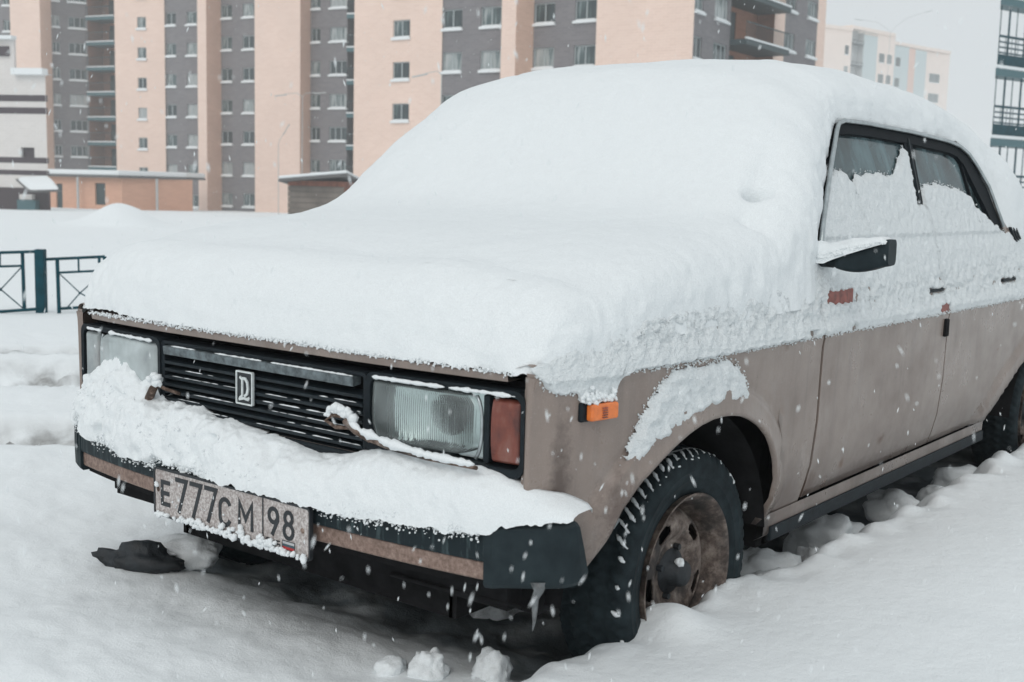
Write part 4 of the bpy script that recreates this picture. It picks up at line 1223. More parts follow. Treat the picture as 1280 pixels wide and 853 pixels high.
for s in (1, -1):
    # wrap-around corner: plan path from the front face round the corner to the flank
    path = [(0.622, 0.664), (0.620, 0.682), (0.613, 0.697), (0.597, 0.730), (0.579, 0.768), (0.566, 0.796), (0.558, 0.809), (0.550, 0.815), (0.542, 0.817)]
    if s < 0: path = [(0.622, 0.656), (0.620, 0.674), (0.614, 0.695), (0.596, 0.722), (0.57, 0.738), (0.53, 0.746), (0.48, 0.75)]
    n = len(path); v, fc = [], []
    for i, (x, y) in enumerate(path):
        q = i / (n - 1)
        zt0 = 0.493 + 0.028 * q; zb0 = 0.376 + 0.022 * q ** 1.2
        if i == n - 1: zt0 -= 0.008; zb0 += 0.008
        p0_ = Vector((x, y)); t_ = (Vector(path[min(i + 1, n - 1)]) - Vector(path[max(i - 1, 0)])).normalized(); nn = Vector((-t_.y, t_.x)); nn = nn if nn.dot(Vector((1, 1))) > 0 else -nn
        for (o_, z) in ((-0.035, zb0), (-0.004, zb0), (0.002, zb0 + 0.008), (0.003, (zt0 + zb0) / 2), (0.002, zt0 - 0.008), (-0.004, zt0), (-0.10, zt0), ):
            pp = p0_ + nn * o_
            sl_ = 0.04 * q ** 3 * (zt0 - z) / 0.12
            v.append(Vector((pp.x - sl_, s * pp.y, z)))
    m_ = 7
    for i in range(n - 1):
        for j in range(m_ - 1):
            q = (i * m_ + j, (i + 1) * m_ + j, (i + 1) * m_ + j + 1, i * m_ + j + 1)
            fc.append(q if s > 0 else q[::-1])
    fc.append(tuple(range(m_))); fc.append(tuple((n - 1) * m_ + j for j in range(m_)))
    b = B(); b.add(v, fc); b.build('end_cap', M['cap'], bu, smooth=False)
for y in (-0.42, 0.42):
    b = B(); b.box((0.50, y - 0.03, 0.41), (0.61, y + 0.03, 0.47)); b.build('bumper_bracket', M['under'], bu)
# number plate
np_ = empty('number_plate', (0.684, 0, 0.408), None, None); np_.parent = car
b = B(); b.prism(rrect(-0.26, 0.26, 0.3535, 0.4615, 0.008, 0.6765), (0.006, 0, 0)); b.build('plate_face', M['plate'], np_)
b = B(); ring(b, rrect(-0.262, 0.262, 0.3515, 0.4635, 0.010, 0.6845), rrect(-0.2575, 0.2575, 0.356, 0.459, 0.007, 0.6845), 0.009); b.build('plate_border', M['ink'], np_)
b = B(); stroke(b, [(0.116, 0.356), (0.116, 0.459)], 0.0035, 0.6823, 0.0012); b.build('divider', M['ink'], np_)
XP = 0.6823
def arcpts(cy_, cz_, ry, rz, a0, a1, n=14): return [(cy_ + ry * math.cos(R_(a0 + (a1 - a0) * i / n)), cz_ + rz * math.sin(R_(a0 + (a1 - a0) * i / n))) for i in range(n + 1)]
def char(strokes, wd=0.0098):
    b = B()
    for i, st_ in enumerate(strokes): stroke(b, st_, wd, XP + 0.00006 * i, 0.0012)
    b.build('character', M['ink'], np_)
zb_, zt_ = 0.378, 0.436
yy = -0.236
char([[(yy + 0.004, zb_), (yy + 0.004, zt_)], [(yy, zt_ - 0.004), (yy + 0.034, zt_ - 0.004)], [(yy, (zb_ + zt_) / 2), (yy + 0.031, (zb_ + zt_) / 2)], [(yy, zb_ + 0.004), (yy + 0.034, zb_ + 0.004)]])
for yy in (-0.183, -0.131, -0.079):
    char([[(yy, 0.446), (yy + 0.040, 0.446), (yy + 0.012, 0.370)]], 0.0102)
yy = -0.008
char([arcpts(yy + 0.0, 0.414, 0.017, 0.018, 20, 180, 10) + arcpts(yy + 0.0, 0.394, 0.017, 0.018, 180, 340, 10)])
yy = 0.040
char([[(yy, zb_), (yy, zt_), (yy + 0.0205, 0.401), (yy + 0.041, zt_), (yy + 0.041, zb_)]], 0.0094)
yy = 0.149
char([arcpts(yy, 0.427, 0.0135, 0.0145, 0, 360, 18), [(yy + 0.0135, 0.428), (yy + 0.0135, 0.418), (yy - 0.004, 0.385)]], 0.0090)
yy = 0.196
char([arcpts(yy, 0.4295, 0.0115, 0.0125, 0, 360, 16), arcpts(yy, 0.402, 0.0138, 0.0148, 0, 360, 18)], 0.0088)
b = B()
for i, st_ in enumerate(([(0.128, 0.362), (0.128, 0.376), (0.136, 0.376), (0.136, 0.370), (0.128, 0.369), (0.137, 0.362)], [(0.144, 0.376), (0.144, 0.362), (0.153, 0.362), (0.153, 0.376)], [(0.169, 0.3755), (0.160, 0.3755), (0.160, 0.369), (0.169, 0.369), (0.169, 0.362), (0.160, 0.362)])):
    stroke(b, st_, 0.0026, XP, 0.0011)
b.build('country_lettering', M['ink'], np_)
for k, mt in enumerate(('flag_white', 'flag_blue', 'flag_red')):
    b = B(); b.box((XP, 0.178, 0.3745 - 0.0055 * k), (XP + 0.0008, 0.214, 0.380 - 0.0055 * k - 0.0002)); b.build('flag_stripe', M[mt], np_)
b = B(); ring(b, rrect(0.1765, 0.2155, 0.362, 0.3815, 0.001, 0.6832), rrect(0.178, 0.214, 0.3634, 0.380, 0.001, 0.6832), 0.0009); b.build('flag_border', M['ink'], np_)
for y, mt in ((-0.247, 'rust'), (0.238, 'rust')):
    b = B(); b.grid(lambda u, v: Vector((0.6825 + 0.003 * (1 - u * u), y + 0.006 * u * math.cos(v * 6.2832), 0.412 + 0.006 * u * math.sin(v * 6.2832))), 3, 12); b.build('plate_bolt', M[mt], np_, smooth=True)

# ---- side marker lamp
sm = empty('side_marker_lamp', (0.435, 0.78, 0.700), None, None); sm.parent = car
b = B(); b.obox((0.392, 0.772, 0.680), (0.084, -0.014, 0), (0, 0.012, 0), (0, 0, 0.038)); b.build('lamp_base', M['black'], sm, bevel=0.005)
b = B(); b.obox((0.395, 0.784, 0.683), (0.072, -0.012, 0), (0, 0.016, 0), (0, 0, 0.032)); b.build('lamp_lens', M['amber'], sm, bevel=0.005, seg=3)
b = B()
for k in range(5): b.obox((0.428, 0.7945, 0.688 + 0.0045 * k), (0.013, -0.002, 0), (0, 0.002, 0), (0, 0, 0.0018))
b.build('lens_ribs', M['redpatch'], sm)

# ---- wing mirror
mi = empty('wing_mirror', (-0.53, 0.78, 0.95), None, None); mi.parent = car
b = B()
def mir_s(u, v):
    # u along the arm outwards, v round the section
    y = 0.800 + 0.155 * u
    top = 0.951 + (1.014 - 0.951) * (u ** 0.7); bot = 0.942 - 0.016 * math.sin(math.pi * min(1, u * 1.1)) + 0.004 * u
    hz = max(0.004, (top - bot) / 2); cz_ = (top + bot) / 2
    a = 2 * math.pi * v
    e_ = lambda t_: math.copysign(abs(t_) ** 0.45, t_)
    k = 1 if u < 0.97 else 0.92
    return Vector((-0.535 + (0.028 if u > 0.15 else 0.012) * e_(math.cos(a)) * k, y, cz_ + hz * k * e_(math.sin(a))))
b.grid(mir_s, 18, 24)
b.add([mir_s(1, j / 24) for j in range(24)], [tuple(range(24))])
b.build('mirror_housing', M['cap'], mi, smooth=True)
b = B(); b.tube([(-0.535, 0.765, 0.948), (-0.535, 0.81, 0.947)], 0.012, 8); b.build('mirror_arm', M['black'], mi)

# ---- wheels
def lathe(b, prof, cy_, s, seg=72, close=False):
    """prof = (offset outwards, radius) pairs spun about the axle"""
    n = len(prof); v, fc = [], []
    for i in range(seg):
        a = 2 * math.pi * i / seg
        for (o_, rr_) in prof: v.append(Vector((rr_ * math.cos(a), s * (cy_ + o_), rr_ * math.sin(a))))
    for i in range(seg):
        k = (i + 1) % seg
        for j in range(n - 1):
            q = (i * n + j, i * n + j + 1, k * n + j + 1, k * n + j)
            fc.append(q if s > 0 else q[::-1])
    b.add(v, fc)
def tyre_mesh(s):
    seg = 360
    prof = [(-0.155, 0.180), (-0.168, 0.215), (-0.170, 0.245), (-0.160, 0.268), (-0.145, 0.279)] + [(-0.145 + 0.13 * k / 14, 0.2795 + 0.005 * math.sin(math.pi * k / 14)) for k in range(1, 14)] + \
           [(-0.013, 0.279), (-0.004, 0.2745), (0.002, 0.267), (0.0045, 0.258), (0.006, 0.252), (0.0065, 0.240), (0.0075, 0.2385), (0.0065, 0.237), (0.004, 0.220), (0.0045, 0.2185), (0.003, 0.217), (-0.002, 0.200), (-0.006, 0.188), (-0.012, 0.180)]
    n = len(prof); v = []
    for i in range(seg):
        a = 2 * math.pi * i / seg
        for j, (o_, rr_) in enumerate(prof):
            q = rr_
            if rr_ > 0.257:
                lat_ = (o_ + 0.08)
                ph = (a * 30 / math.pi + abs(lat_) * 26 * (1 if lat_ > 0 else 1)) % 1.0
                depth = 0.0
                if ph < 0.30: depth = 0.009
                for g in (-0.045, 0.0, 0.042):
                    if abs(lat_ - g) < 0.006: depth = 0.008
                if rr_ < 0.2745: depth *= max(0, (rr_ - 0.255) / 0.02)
                q -= depth
            v.append(Vector((q * math.cos(a), s * o_, q * math.sin(a))))
    fc = []
    for i in range(seg):
        k = (i + 1) % seg
        for j in range(n - 1):
            t_ = (i * n + j, i * n + j + 1, k * n + j + 1, k * n + j)
            fc.append(t_ if s > 0 else t_[::-1])
    return v, fc
for x0 in (0.0, -2.77):
    for s in (1, -1):
        wh = empty('wheel', (x0 - 0.006, s * 0.735, 0.264), None, None); wh.parent = car
        W0 = Vector(wh.location)
        def wb(b): b.v = [p + W0 for p in b.v]; return b
        v, fc = tyre_mesh(s); b = B(); b.add(v, fc); wb(b).build('tyre', M['rubber'], wh, smooth=True)
        b = B()
        lathe(b, [(-0.150, 0.170), (-0.145, 0.182), (-0.02, 0.178), (0.000, 0.181), (0.005, 0.1855), (0.0065, 0.184), (0.003, 0.178), (-0.006, 0.172), (-0.014, 0.166), (-0.030, 0.160), (-0.050, 0.156), (-0.074, 0.149)], 0, s, 96)
        wb(b).build('rim', M['disc'], wh, smooth=True)
        # steel disc with five oval slots
        b = B(); nr_, na_ = 26, 160
        v, fc = [], []
        prof = [(0.150, -0.075), (0.145, -0.068), (0.138, -0.050), (0.130, -0.038), (0.120, -0.031), (0.100, -0.029), (0.085, -0.033), (0.072, -0.043), (0.062, -0.046), (0.030, -0.044)]
        def dprof(rr_):
            return lerp(sorted(prof), rr_)
        for i in range(na_):
            a = 2 * math.pi * i / na_
            for j in range(nr_ + 1):
                rr_ = 0.150 - (0.150 - 0.030) * j / nr_
                v.append(Vector((rr_ * math.cos(a), s * dprof(rr_), rr_ * math.sin(a))))
        def in_slot(rr_, a):
            for k in range(5):
                ak = R_(62 + 72 * k)
                da = (a - ak + math.pi) % (2 * math.pi) - math.pi
                if ((rr_ - 0.108) / 0.0135) ** 2 + (da * 0.108 / 0.028) ** 4 < 1: return True
            return False
        for i in range(na_):
            k = (i + 1) % na_
            for j in range(nr_):
                if in_slot(0.150 - 0.120 * (j + 0.5) / nr_, 2 * math.pi * (i + 0.5) / na_ if s > 0 else 2 * math.pi * (i + 0.5) / na_): continue
                q = (i * (nr_ + 1) + j, i * (nr_ + 1) + j + 1, k * (nr_ + 1) + j + 1, k * (nr_ + 1) + j)
                fc.append(q if s > 0 else q[::-1])
        b.add(v, fc); o = wb(b).build('wheel_disc', M['disc'], wh, smooth=True, solid=0.004)
        b = B(); lathe(b, [(-0.12, 0.154), (-0.12, 0.0)], 0, s, 40); wb(b).build('brake_drum', M['under'], wh)
        b = B(); lathe(b, [(-0.05, 0.052), (-0.040, 0.050), (-0.038, 0.034), (-0.012, 0.030), (-0.004, 0.026), (-0.002, 0.0)], 0, s, 32); hub = wb(b).build('hub_cap', M['stone'], wh, smooth=True)
        for k in range(4):
            a = R_(20 + 90 * k); b = B(); b.tube([(0.056 * math.cos(a), s * -0.046, 0.056 * math.sin(a)), (0.056 * math.cos(a), s * -0.032, 0.056 * math.sin(a))], 0.0075, 6); wb(b).build('wheel_nut', M['stone'], wh)
        if s > 0 and x0 > -1:
            # snow packed in the shoulder grooves over the upper front half of the tyre
            b = B(); rnd = random.Random(3)
            for k in range(60):
                a = k * math.pi / 30
                deg = (180 - math.degrees(a)) % 360
                if not (60 < deg < 150 or rnd.random() < 0.7 and 40 < deg < 205 or rnd.random() < 0.4 and deg < 218): continue
                am = a + rnd.uniform(-0.012, 0.012)
                st_, en = rnd.uniform(0.0, 0.25), rnd.uniform(0.5, 1.0)
                if deg > 150 or deg < 55: en = st_ + rnd.uniform(0.12, 0.35)
                pts, rad_ = [], []
                for i in range(7):
                    q = st_ + (en - st_) * i / 6
                    o_ = 0.004 - 0.062 * q
                    rr_ = 0.2625 + (0.2755 - 0.2625) * min(1, q * 3.2) + rnd.uniform(-0.001, 0.0015)
                    aa = am - abs(o_ + 0.08) * 26 / (30 / math.pi) + 0.016 + 0.25 / (30 / math.pi) * 0
                    aa = a + ((0.13 - (abs(o_ + 0.08) * 26) % 1.0) * math.pi / 30)
                    pts.append((rr_ * math.cos(aa), s * o_, rr_ * math.sin(aa))); rad_.append(0.0042 * math.sin(math.pi * (i + 0.6) / 7.2) * rnd.uniform(0.55, 1.4) + 0.0008)
                # split where the groove phase jumps
                run, rr2 = [pts[0]], [rad_[0]]
                for p_, q_ in zip(pts[1:], rad_[1:]):
                    if (Vector(p_) - Vector(run[-1])).length > 0.03:
                        if len(run) > 1: b.tube(run, rr2, 6)
                        run, rr2 = [], []
                    run.append(p_); rr2.append(q_)
                if len(run) > 1: b.tube(run, rr2, 6)
            for k in range(9): crumb(b, Vector((0.012 + 0.006 * random.uniform(-1, 1), -0.014 + 0.006 * random.uniform(-1, 1), 0.026 + 0.004 * random.random())), 0.009)
            wb(b); tag(b.build('packed_snow', M['snow'], wh, smooth=True), kind='stuff')

# ================================================================== SNOW ON THE CAR
def sheet(name, xs, ncol, cross, mat, label, cat='snow', extra=None, granules=None):
    v, fc = [], []
    for x in xs: v += [cross(x, k / ncol) for k in range(ncol + 1)]
    m_ = ncol + 1
    for i in range(len(xs) - 1):
        for j in range(ncol):
            fc.append((i * m_ + j, (i + 1) * m_ + j, (i + 1) * m_ + j + 1, i * m_ + j + 1))
    b = B(); b.add(v, fc)
    if granules:
        for p, rad in granules: crumb(b, p, rad)
    o = b.build(name, mat, None, smooth=True)
    return tag(o, label, cat, None, 'thing')
TOP = [(-3.80, 0.98), (-3.74, 1.01), (-3.3, 1.02), (-2.85, 1.03), (-2.7, 1.06), (-2.55, 1.145), (-2.40, 1.25), (-2.25, 1.345), (-2.10, 1.425), (-1.95, 1.468), (-1.75, 1.498), (-1.5, 1.512), (-1.25, 1.518), (-1.06, 1.515), (-0.89, 1.504), (-0.66, 1.455), (-0.52, 1.352), (-0.43, 1.245), (-0.35, 1.158), (-0.25, 1.082), (-0.15, 1.055), (0.0, 1.035), (0.2, 1.01), (0.35, 0.985), (0.44, 0.960)]
def top_z(x):
    if x > 0.44:
        q = min(1.0, (x - 0.44) / 0.164)
        return 0.765 + (smooth(TOP, 0.44, 0.05) - 0.765) * math.sqrt(max(0.0, 1 - q ** 2.6))
    return smooth(TOP, x, 0.06)
WID = [(-3.80, 0.72), (-3.7, 0.76), (-2.55, 0.765), (-2.22, 0.755), (-2.08, 0.692), (-1.98, 0.652), (-1.9, 0.640), (-0.905, 0.640), (-0.87, 0.640), (-0.758, 0.678), (-0.604, 0.735), (-0.53, 0.765), (-0.505, 0.780), (-0.45, 0.792), (0.15, 0.790), (0.30, 0.784), (0.45, 0.772), (0.52, 0.762), (0.57, 0.745), (0.59, 0.737), (0.604, 0.728)]
BAS = [(-3.80, 0.93), (-2.6, 0.955), (-2.25, 0.975), (-2.14, 1.06), (-2.05, 1.21), (-1.97, 1.285), (-1.9, 1.308), (-1.4, 1.320), (-0.95, 1.322), (-0.89, 1.308), (-0.86, 1.282), (-0.758, 1.190), (-0.604, 1.045), (-0.545, 0.975), (-0.51, 0.90), (-0.47, 0.86), (-0.40, 0.84), (0.30, 0.82), (0.42, 0.795), (0.50, 0.787), (0.57, 0.774), (0.604, 0.765)]
EXP = [(-2.3, 4.5), (-2.0, 3.4), (-1.0, 3.2), (-0.85, 3.0), (-0.6, 3.2), (-0.4, 4.2), (0.2, 5.0), (0.6, 5.0)]
def cap(x, t_):
    a = math.pi * t_
    c_, s_ = math.cos(a), math.sin(a)
    n = lerp(EXP, x) + (0.4 * sst(-0.55, -0.7, x) * sst(-1.2, -0.9, x) if c_ < 0 else 0)
    W_, b_, z1 = lerp(WID, x), lerp(BAS, x), top_z(x)
    y = W_ * math.copysign(abs(c_) ** (2 / n), c_)
    g = abs(s_) ** (2 / n)
    # bonnet snow lies lower toward the near wing than in the middle
    z = b_ + (z1 - b_) * g
    edge = min(1.0, g * 1.5)
    z += edge * (0.012 * nz(x, y, 0, 2.2) + 0.006 * fbm(x, y, 2, 6, 4))
    lo = 0.010 * (1 - g) * fbm(x, z, 3, 16, 3)
    y += math.copysign(1, y) * (lo + 0.004 * fbm(x, y, z, 22, 3) * (1 - 0.5 * g))
    xx = x
    if x > 0.2: xx += FX(y) * sst(0.2, 0.59, x)
    if x > 0.5: xx += 0.006 * fbm(y, z, 7, 14, 4) + 0.005 * nz(y, z, 3, 40)
    if x > 0.585: z += -0.006 * abs(fbm(y, 1, 1, 24, 4)) + 0.004 * nz(y, 0, 4, 70)
    # dimple over the mirror side and the fold below it (where the wiper and cowl are)
    q = Vector((xx, y, z))
    for (cx_, cy_, rx, ry, dp) in ((-0.41, 0.670, 0.075, 0.030, 0.022), (-0.285, 0.715, 0.022, 0.035, 0.020), (-0.31, 0.70, 0.05, 0.03, 0.012)):
        e_ = math.exp(-((x - cx_) / rx) ** 2 - ((abs(y) - cy_) / ry) ** 2) if y > 0 else 0
        q.z -= dp * e_; q.y -= dp * 0.5 * e_
    if y > 0.4:
        dx_, dy_ = x + 0.375, y - 0.684
        e_ = math.exp(-((-0.62 * dx_ + 0.78 * dy_) / 0.028) ** 2 - ((0.78 * dx_ + 0.62 * dy_) / 0.012) ** 2)
        q.z -= 0.055 * e_; q.y -= 0.035 * e_; q.x -= 0.02 * e_
    return q
xs = frange(-3.80, -0.95, 105) + frange(-0.94, 0.40, 150)[0:] + frange(0.405, 0.59, 50) + [0.594, 0.598, 0.600, 0.602, 0.6035]
gran = []
rnd = random.Random(11)
for k in range(1100):
    y = rnd.uniform(-0.68, 0.69); z = 0.773 + rnd.gauss(0, 0.0025) + 0.004 * (1 - (abs(y) / 0.69) ** 2)
    gran.append(((0.603 + FX(y) + rnd.uniform(-0.004, 0.006), y, z), rnd.uniform(0.0012, 0.0034)))
for k in range(1200):                                          # along the drip rail and pillar
    q = rnd.uniform(0, 1) * (len(WIN_OUT) - 2); i = int(q)
    x = WIN_OUT[i][0] + (WIN_OUT[i + 1][0] - WIN_OUT[i][0]) * (q - i); z = WIN_OUT[i][1] + (WIN_OUT[i + 1][1] - WIN_OUT[i][1]) * (q - i)
    gran.append((gp(x + (0.012 if x > -0.86 else 0), z + 0.016 + abs(rnd.gauss(0, 0.006)), 0.004 + rnd.gauss(0, 0.004)), rnd.uniform(0.001, 0.003)))
sheet('snow_cover', xs, 150, cap, M['snow'], 'thick smooth snow burying the bonnet, windscreen and roof of the car', granules=gran)

# snow stuck to the flank and lower side windows
ZU = [(-3.78, 0.95), (-2.5, 0.985), (-2.2, 1.0), (-2.113, 1.003), (-2.04, 1.03), (-1.95, 1.07), (-1.885, 1.09), (-1.86, 1.13), (-1.80, 1.140), (-1.70, 1.150), (-1.60, 1.158), (-1.50, 1.155), (-1.43, 1.145), (-1.415, 1.15), (-1.40, 1.20), (-1.385, 1.262), (-1.36, 1.262), (-1.33, 1.24), (-1.29, 1.21), (-1.25, 1.185), (-1.19, 1.172), (-1.135, 1.180), (-1.04, 1.176), (-0.95, 1.170), (-0.915, 1.155), (-0.895, 1.125), (-0.88, 1.160), (-0.85, 1.174), (-0.80, 1.182), (-0.748, 1.178), (-0.72, 1.145), (-0.604, 1.035), (-0.53, 0.958), (-0.50, 0.93), (-0.40, 0.90), (0.3, 0.86), (0.55, 0.80), (0.585, 0.788)]
ZL = [(-3.78, 0.765), (0.34, 0.767), (0.372, 0.755), (0.382, 0.724), (0.40, 0.718), (0.45, 0.719), (0.474, 0.722), (0.482, 0.734), (0.50, 0.740), (0.535, 0.742), (0.555, 0.752), (0.568, 0.766), (0.585, 0.785)]
def flank_pt(x, t_):
    zl = lerp(ZL, x) + 0.004 * nz(x, 0, 0, 30) + 0.003 * nz(x, 3, 0, 90) + (0.006 * fbm(x, 0, 4, 18, 3) if x > 0.36 else 0)
    zu = lerp(ZU, x) + 0.008 * nz(x, 5, 0, 45) + 0.008 * fbm(x, 5, 2, 22, 3)
    z = zl + (zu - zl) * t_
    ed = max(0.0, min(1.0, t_ / 0.05, (1 - t_) / 0.04, (0.585 - x) / 0.02))
    th = 0.001 + 0.0075 * ed ** 0.6
    rough = 0.004 + 0.005 * math.exp(-((z - 0.85) / 0.06) ** 2)
    th += ed * rough * fbm(x * 1.0 + z * 0.5, z, 1, 34, 4) + 0.002 * nz(x, z, 6, 130)
    if z < 0.93:
        th -= 0.020 * max(0.0, fbm(x, z, 12, 34, 5) * 0.9 - 0.12 + 0.35 * nz(x, z, 5, 4)) * math.exp(-((z - 0.845) / 0.05) ** 2)
    if z < 0.84:
        th += 0.006 * ed * math.exp(-((z - 0.785) / 0.02) ** 2)
    if z > 1.0: th += 0.006 * ed
    if z > 1.05:
        th -= 0.034 * sst(1.08, 1.10, z + 0.015 * nz(x, z, 2, 40)) * (1 - sst(0.031, 0.040, abs(x + 1.368 + (z - 1.10) * 0.385) + 0.006 * nz(x, z, 5, 60)))
    for gx in (-0.524, -1.460):
        if z < 0.85:
            th -= 0.022 * math.exp(-((x - gx + 0.004 * nz(z, gx, 0, 40)) / 0.005) ** 2) * (0.5 + 0.5 * min(1, max(0, 0.85 - z) / 0.04))
    def hole(x0, x1, z0, z1, d_):
        jx = 0.010 * nz(x, z, 9, 60)
        u = min(x - x0 + jx, x1 - x + jx); v = min(z - z0 + jx, z1 - z + jx)
        return d_ * sst(-0.004, 0.006, min(u, v))
    th -= hole(-0.725, -0.555, 0.838 + 0.02 * (x < -0.64) * 0 + 0.18 * max(0, x + 0.64) * 0.4, 0.872, 0.028)
    th -= hole(-1.42, -1.27, 0.828, 0.842, 0.022) + hole(-2.19, -2.02, 0.828, 0.842, 0.022)
    th -= hole(-1.45, -1.375, 0.768, 0.790, 0.024)
    th -= hole(-0.72, -0.69, 0.768, 0.780, 0.02) + hole(-0.47, -0.43, 0.772, 0.785, 0.02)
    if z <= 0.953: return Vector((x, side_y(x, z) + th, z))
    k = (z - 0.953)
    return Vector((x, glass_y(z) + th * 0.935, z + th * 0.35))
xs = frange(-3.78, -2.35, 80) + frange(-2.345, -0.60, 420) + frange(-0.597, 0.585, 320)
gran = []
for k in range(3600):
    x = rnd.uniform(-2.3, 0.58)
    lo = rnd.random() < 0.45
    z = (lerp(ZL, x) + rnd.gauss(0, 0.003)) if lo else (lerp(ZU, x) + rnd.gauss(0, 0.007))
    if not lo and (x > -0.56 or rnd.random() < 0.65): continue
    y = side_y(x, z) if z <= 0.953 else glass_y(z)
    gran.append(((x, y + rnd.uniform(0.000, 0.004), z), rnd.uniform(0.0009, 0.0030)))
sheet('flank_snow', xs, 84, flank_pt, M['frost'], 'frosty snow stuck along the doors, wing and lower side windows', granules=gran)

# snow patch over the front wheel arch
def in_poly(pt, poly):
    x, y = pt; c_ = False; n = len(poly)
    for i in range(n):
        x0, y0 = poly[i]; x1, y1 = poly[(i + 1) % n]
        if (y0 > y) != (y1 > y) and x < (x1 - x0) * (y - y0) / (y1 - y0) + x0: c_ = not c_
    return c_
def poly_dist(pt, poly):
    best = 9; p_ = Vector(pt)
    for i in range(len(poly)):
        a, c_ = Vector(poly[i]), Vector(poly[(i + 1) % len(poly)])
        t_ = max(0, min(1, (p_ - a).dot(c_ - a) / max(1e-9, (c_ - a).length_squared)))
        best = min(best, (p_ - a - (c_ - a) * t_).length)
    return best
def patch(name, poly, nx, nzv, place, thick, mat, label, gcount, grad):
    xs_, zs_ = [p[0] for p in poly], [p[1] for p in poly]
    x0, x1, z0, z1 = min(xs_) - .01, max(xs_) + .01, min(zs_) - .01, max(zs_) + .01
    D = {}; idx = {}; v, fc = [], []
    for i in range(nx + 1):
        for j in range(nzv + 1):
            x, z = x0 + (x1 - x0) * i / nx, z0 + (z1 - z0) * j / nzv
            q = poly_dist((x, z), poly) * (1 if in_poly((x, z), poly) else -1) + 0.007 * fbm(x, z, 3, 30, 4) + 0.004 * nz(x, z, 1, 95)
            D[i, j] = (q, x, z)
    for i in range(nx):
        for j in range(nzv):
            c4 = [(i, j), (i + 1, j), (i + 1, j + 1), (i, j + 1)]
            if sum(D[c][0] > 0 for c in c4) < 3: continue
            ids = []
            for c in c4:
                if c not in idx:
                    q, x, z = D[c]; idx[c] = len(v)
                    e_ = max(0.0, min(1.0, q / 0.018))
                    v.append(place(x, z, -0.002 + thick * e_ ** 0.5 * (0.8 + 0.45 * fbm(x, z, 8, 26, 4)) + 0.0025 * nz(x, z, 2, 110)))
                ids.append(idx[c])
            fc.append(tuple(ids))
    b = B(); b.add(v, fc)
    g_ = 0; tries = 0
    while g_ < gcount and tries < gcount * 60:
        tries += 1
        x, z = rnd.uniform(x0, x1), rnd.uniform(z0, z1)
        q = poly_dist((x, z), poly) * (1 if in_poly((x, z), poly) else -1)
        if abs(q) < 0.009:
            crumb(b, place(x, z, rnd.uniform(0, 0.004)), rnd.uniform(*grad)); g_ += 1
    return tag(b.build(name, mat, None, smooth=True), label, 'snow', None, 'thing')
PATCH = [(0.35, 0.588), (0.322, 0.636), (0.295, 0.68), (0.265, 0.712), (0.235, 0.738), (0.20, 0.754), (0.10, 0.757), (-0.009, 0.754), (-0.06, 0.742), (-0.10, 0.715), (-0.129, 0.672), (-0.112, 0.648), (-0.06, 0.655), (0.0, 0.655), (0.07, 0.655), (0.135, 0.640), (0.228, 0.612), (0.27, 0.595), (0.305, 0.578)]
patch('arch_snow', PATCH, 110, 60, lambda x, z, t_: Vector((x, side_y(x, z) + t_, z)), 0.020, M['frost'], 'ragged snow patch stuck above the front wheel arch', 520, (0.0008, 0.0030))

# snow heaped on the front bumper
BT_ = [(-0.72, 0.535), (-0.70, 0.560), (-0.66, 0.625), (-0.62, 0.652), (-0.56, 0.670), (-0.50, 0.673), (-0.46, 0.668), (-0.44, 0.646), (-0.425, 0.630), (-0.40, 0.648), (-0.375, 0.655), (-0.35, 0.630), (-0.31, 0.603), (-0.19, 0.594), (-0.05, 0.581), (0.08, 0.573), (0.20, 0.561), (0.25, 0.560), (0.30, 0.572), (0.39, 0.592), (0.48, 0.593), (0.55, 0.594), (0.62, 0.592), (0.68, 0.583), (0.715, 0.572), (0.75, 0.556), (0.79, 0.545), (0.822, 0.524)]
BL = [(-0.72, 0.495), (-0.61, 0.490), (-0.56, 0.476), (-0.47, 0.470), (-0.40, 0.464), (-0.30, 0.462), (-0.26, 0.466), (0.26, 0.465), (0.30, 0.462), (0.36, 0.463), (0.50, 0.474), (0.62, 0.477), (0.68, 0.482), (0.70, 0.500), (0.75, 0.508), (0.80, 0.516), (0.822, 0.520)]
def bfront(y):
    if y > 0.66: return lerp([(0.66, 0.6335), (0.70, 0.613), (0.735, 0.597), (0.775, 0.578), (0.80, 0.563), (0.822, 0.545)], y) + 0.006
    if y < -0.64: return 0.686 + curve(-0.64) - 0.9 * (-0.64 - y) ** 1.3
    return 0.676 + curve(y) + 0.010
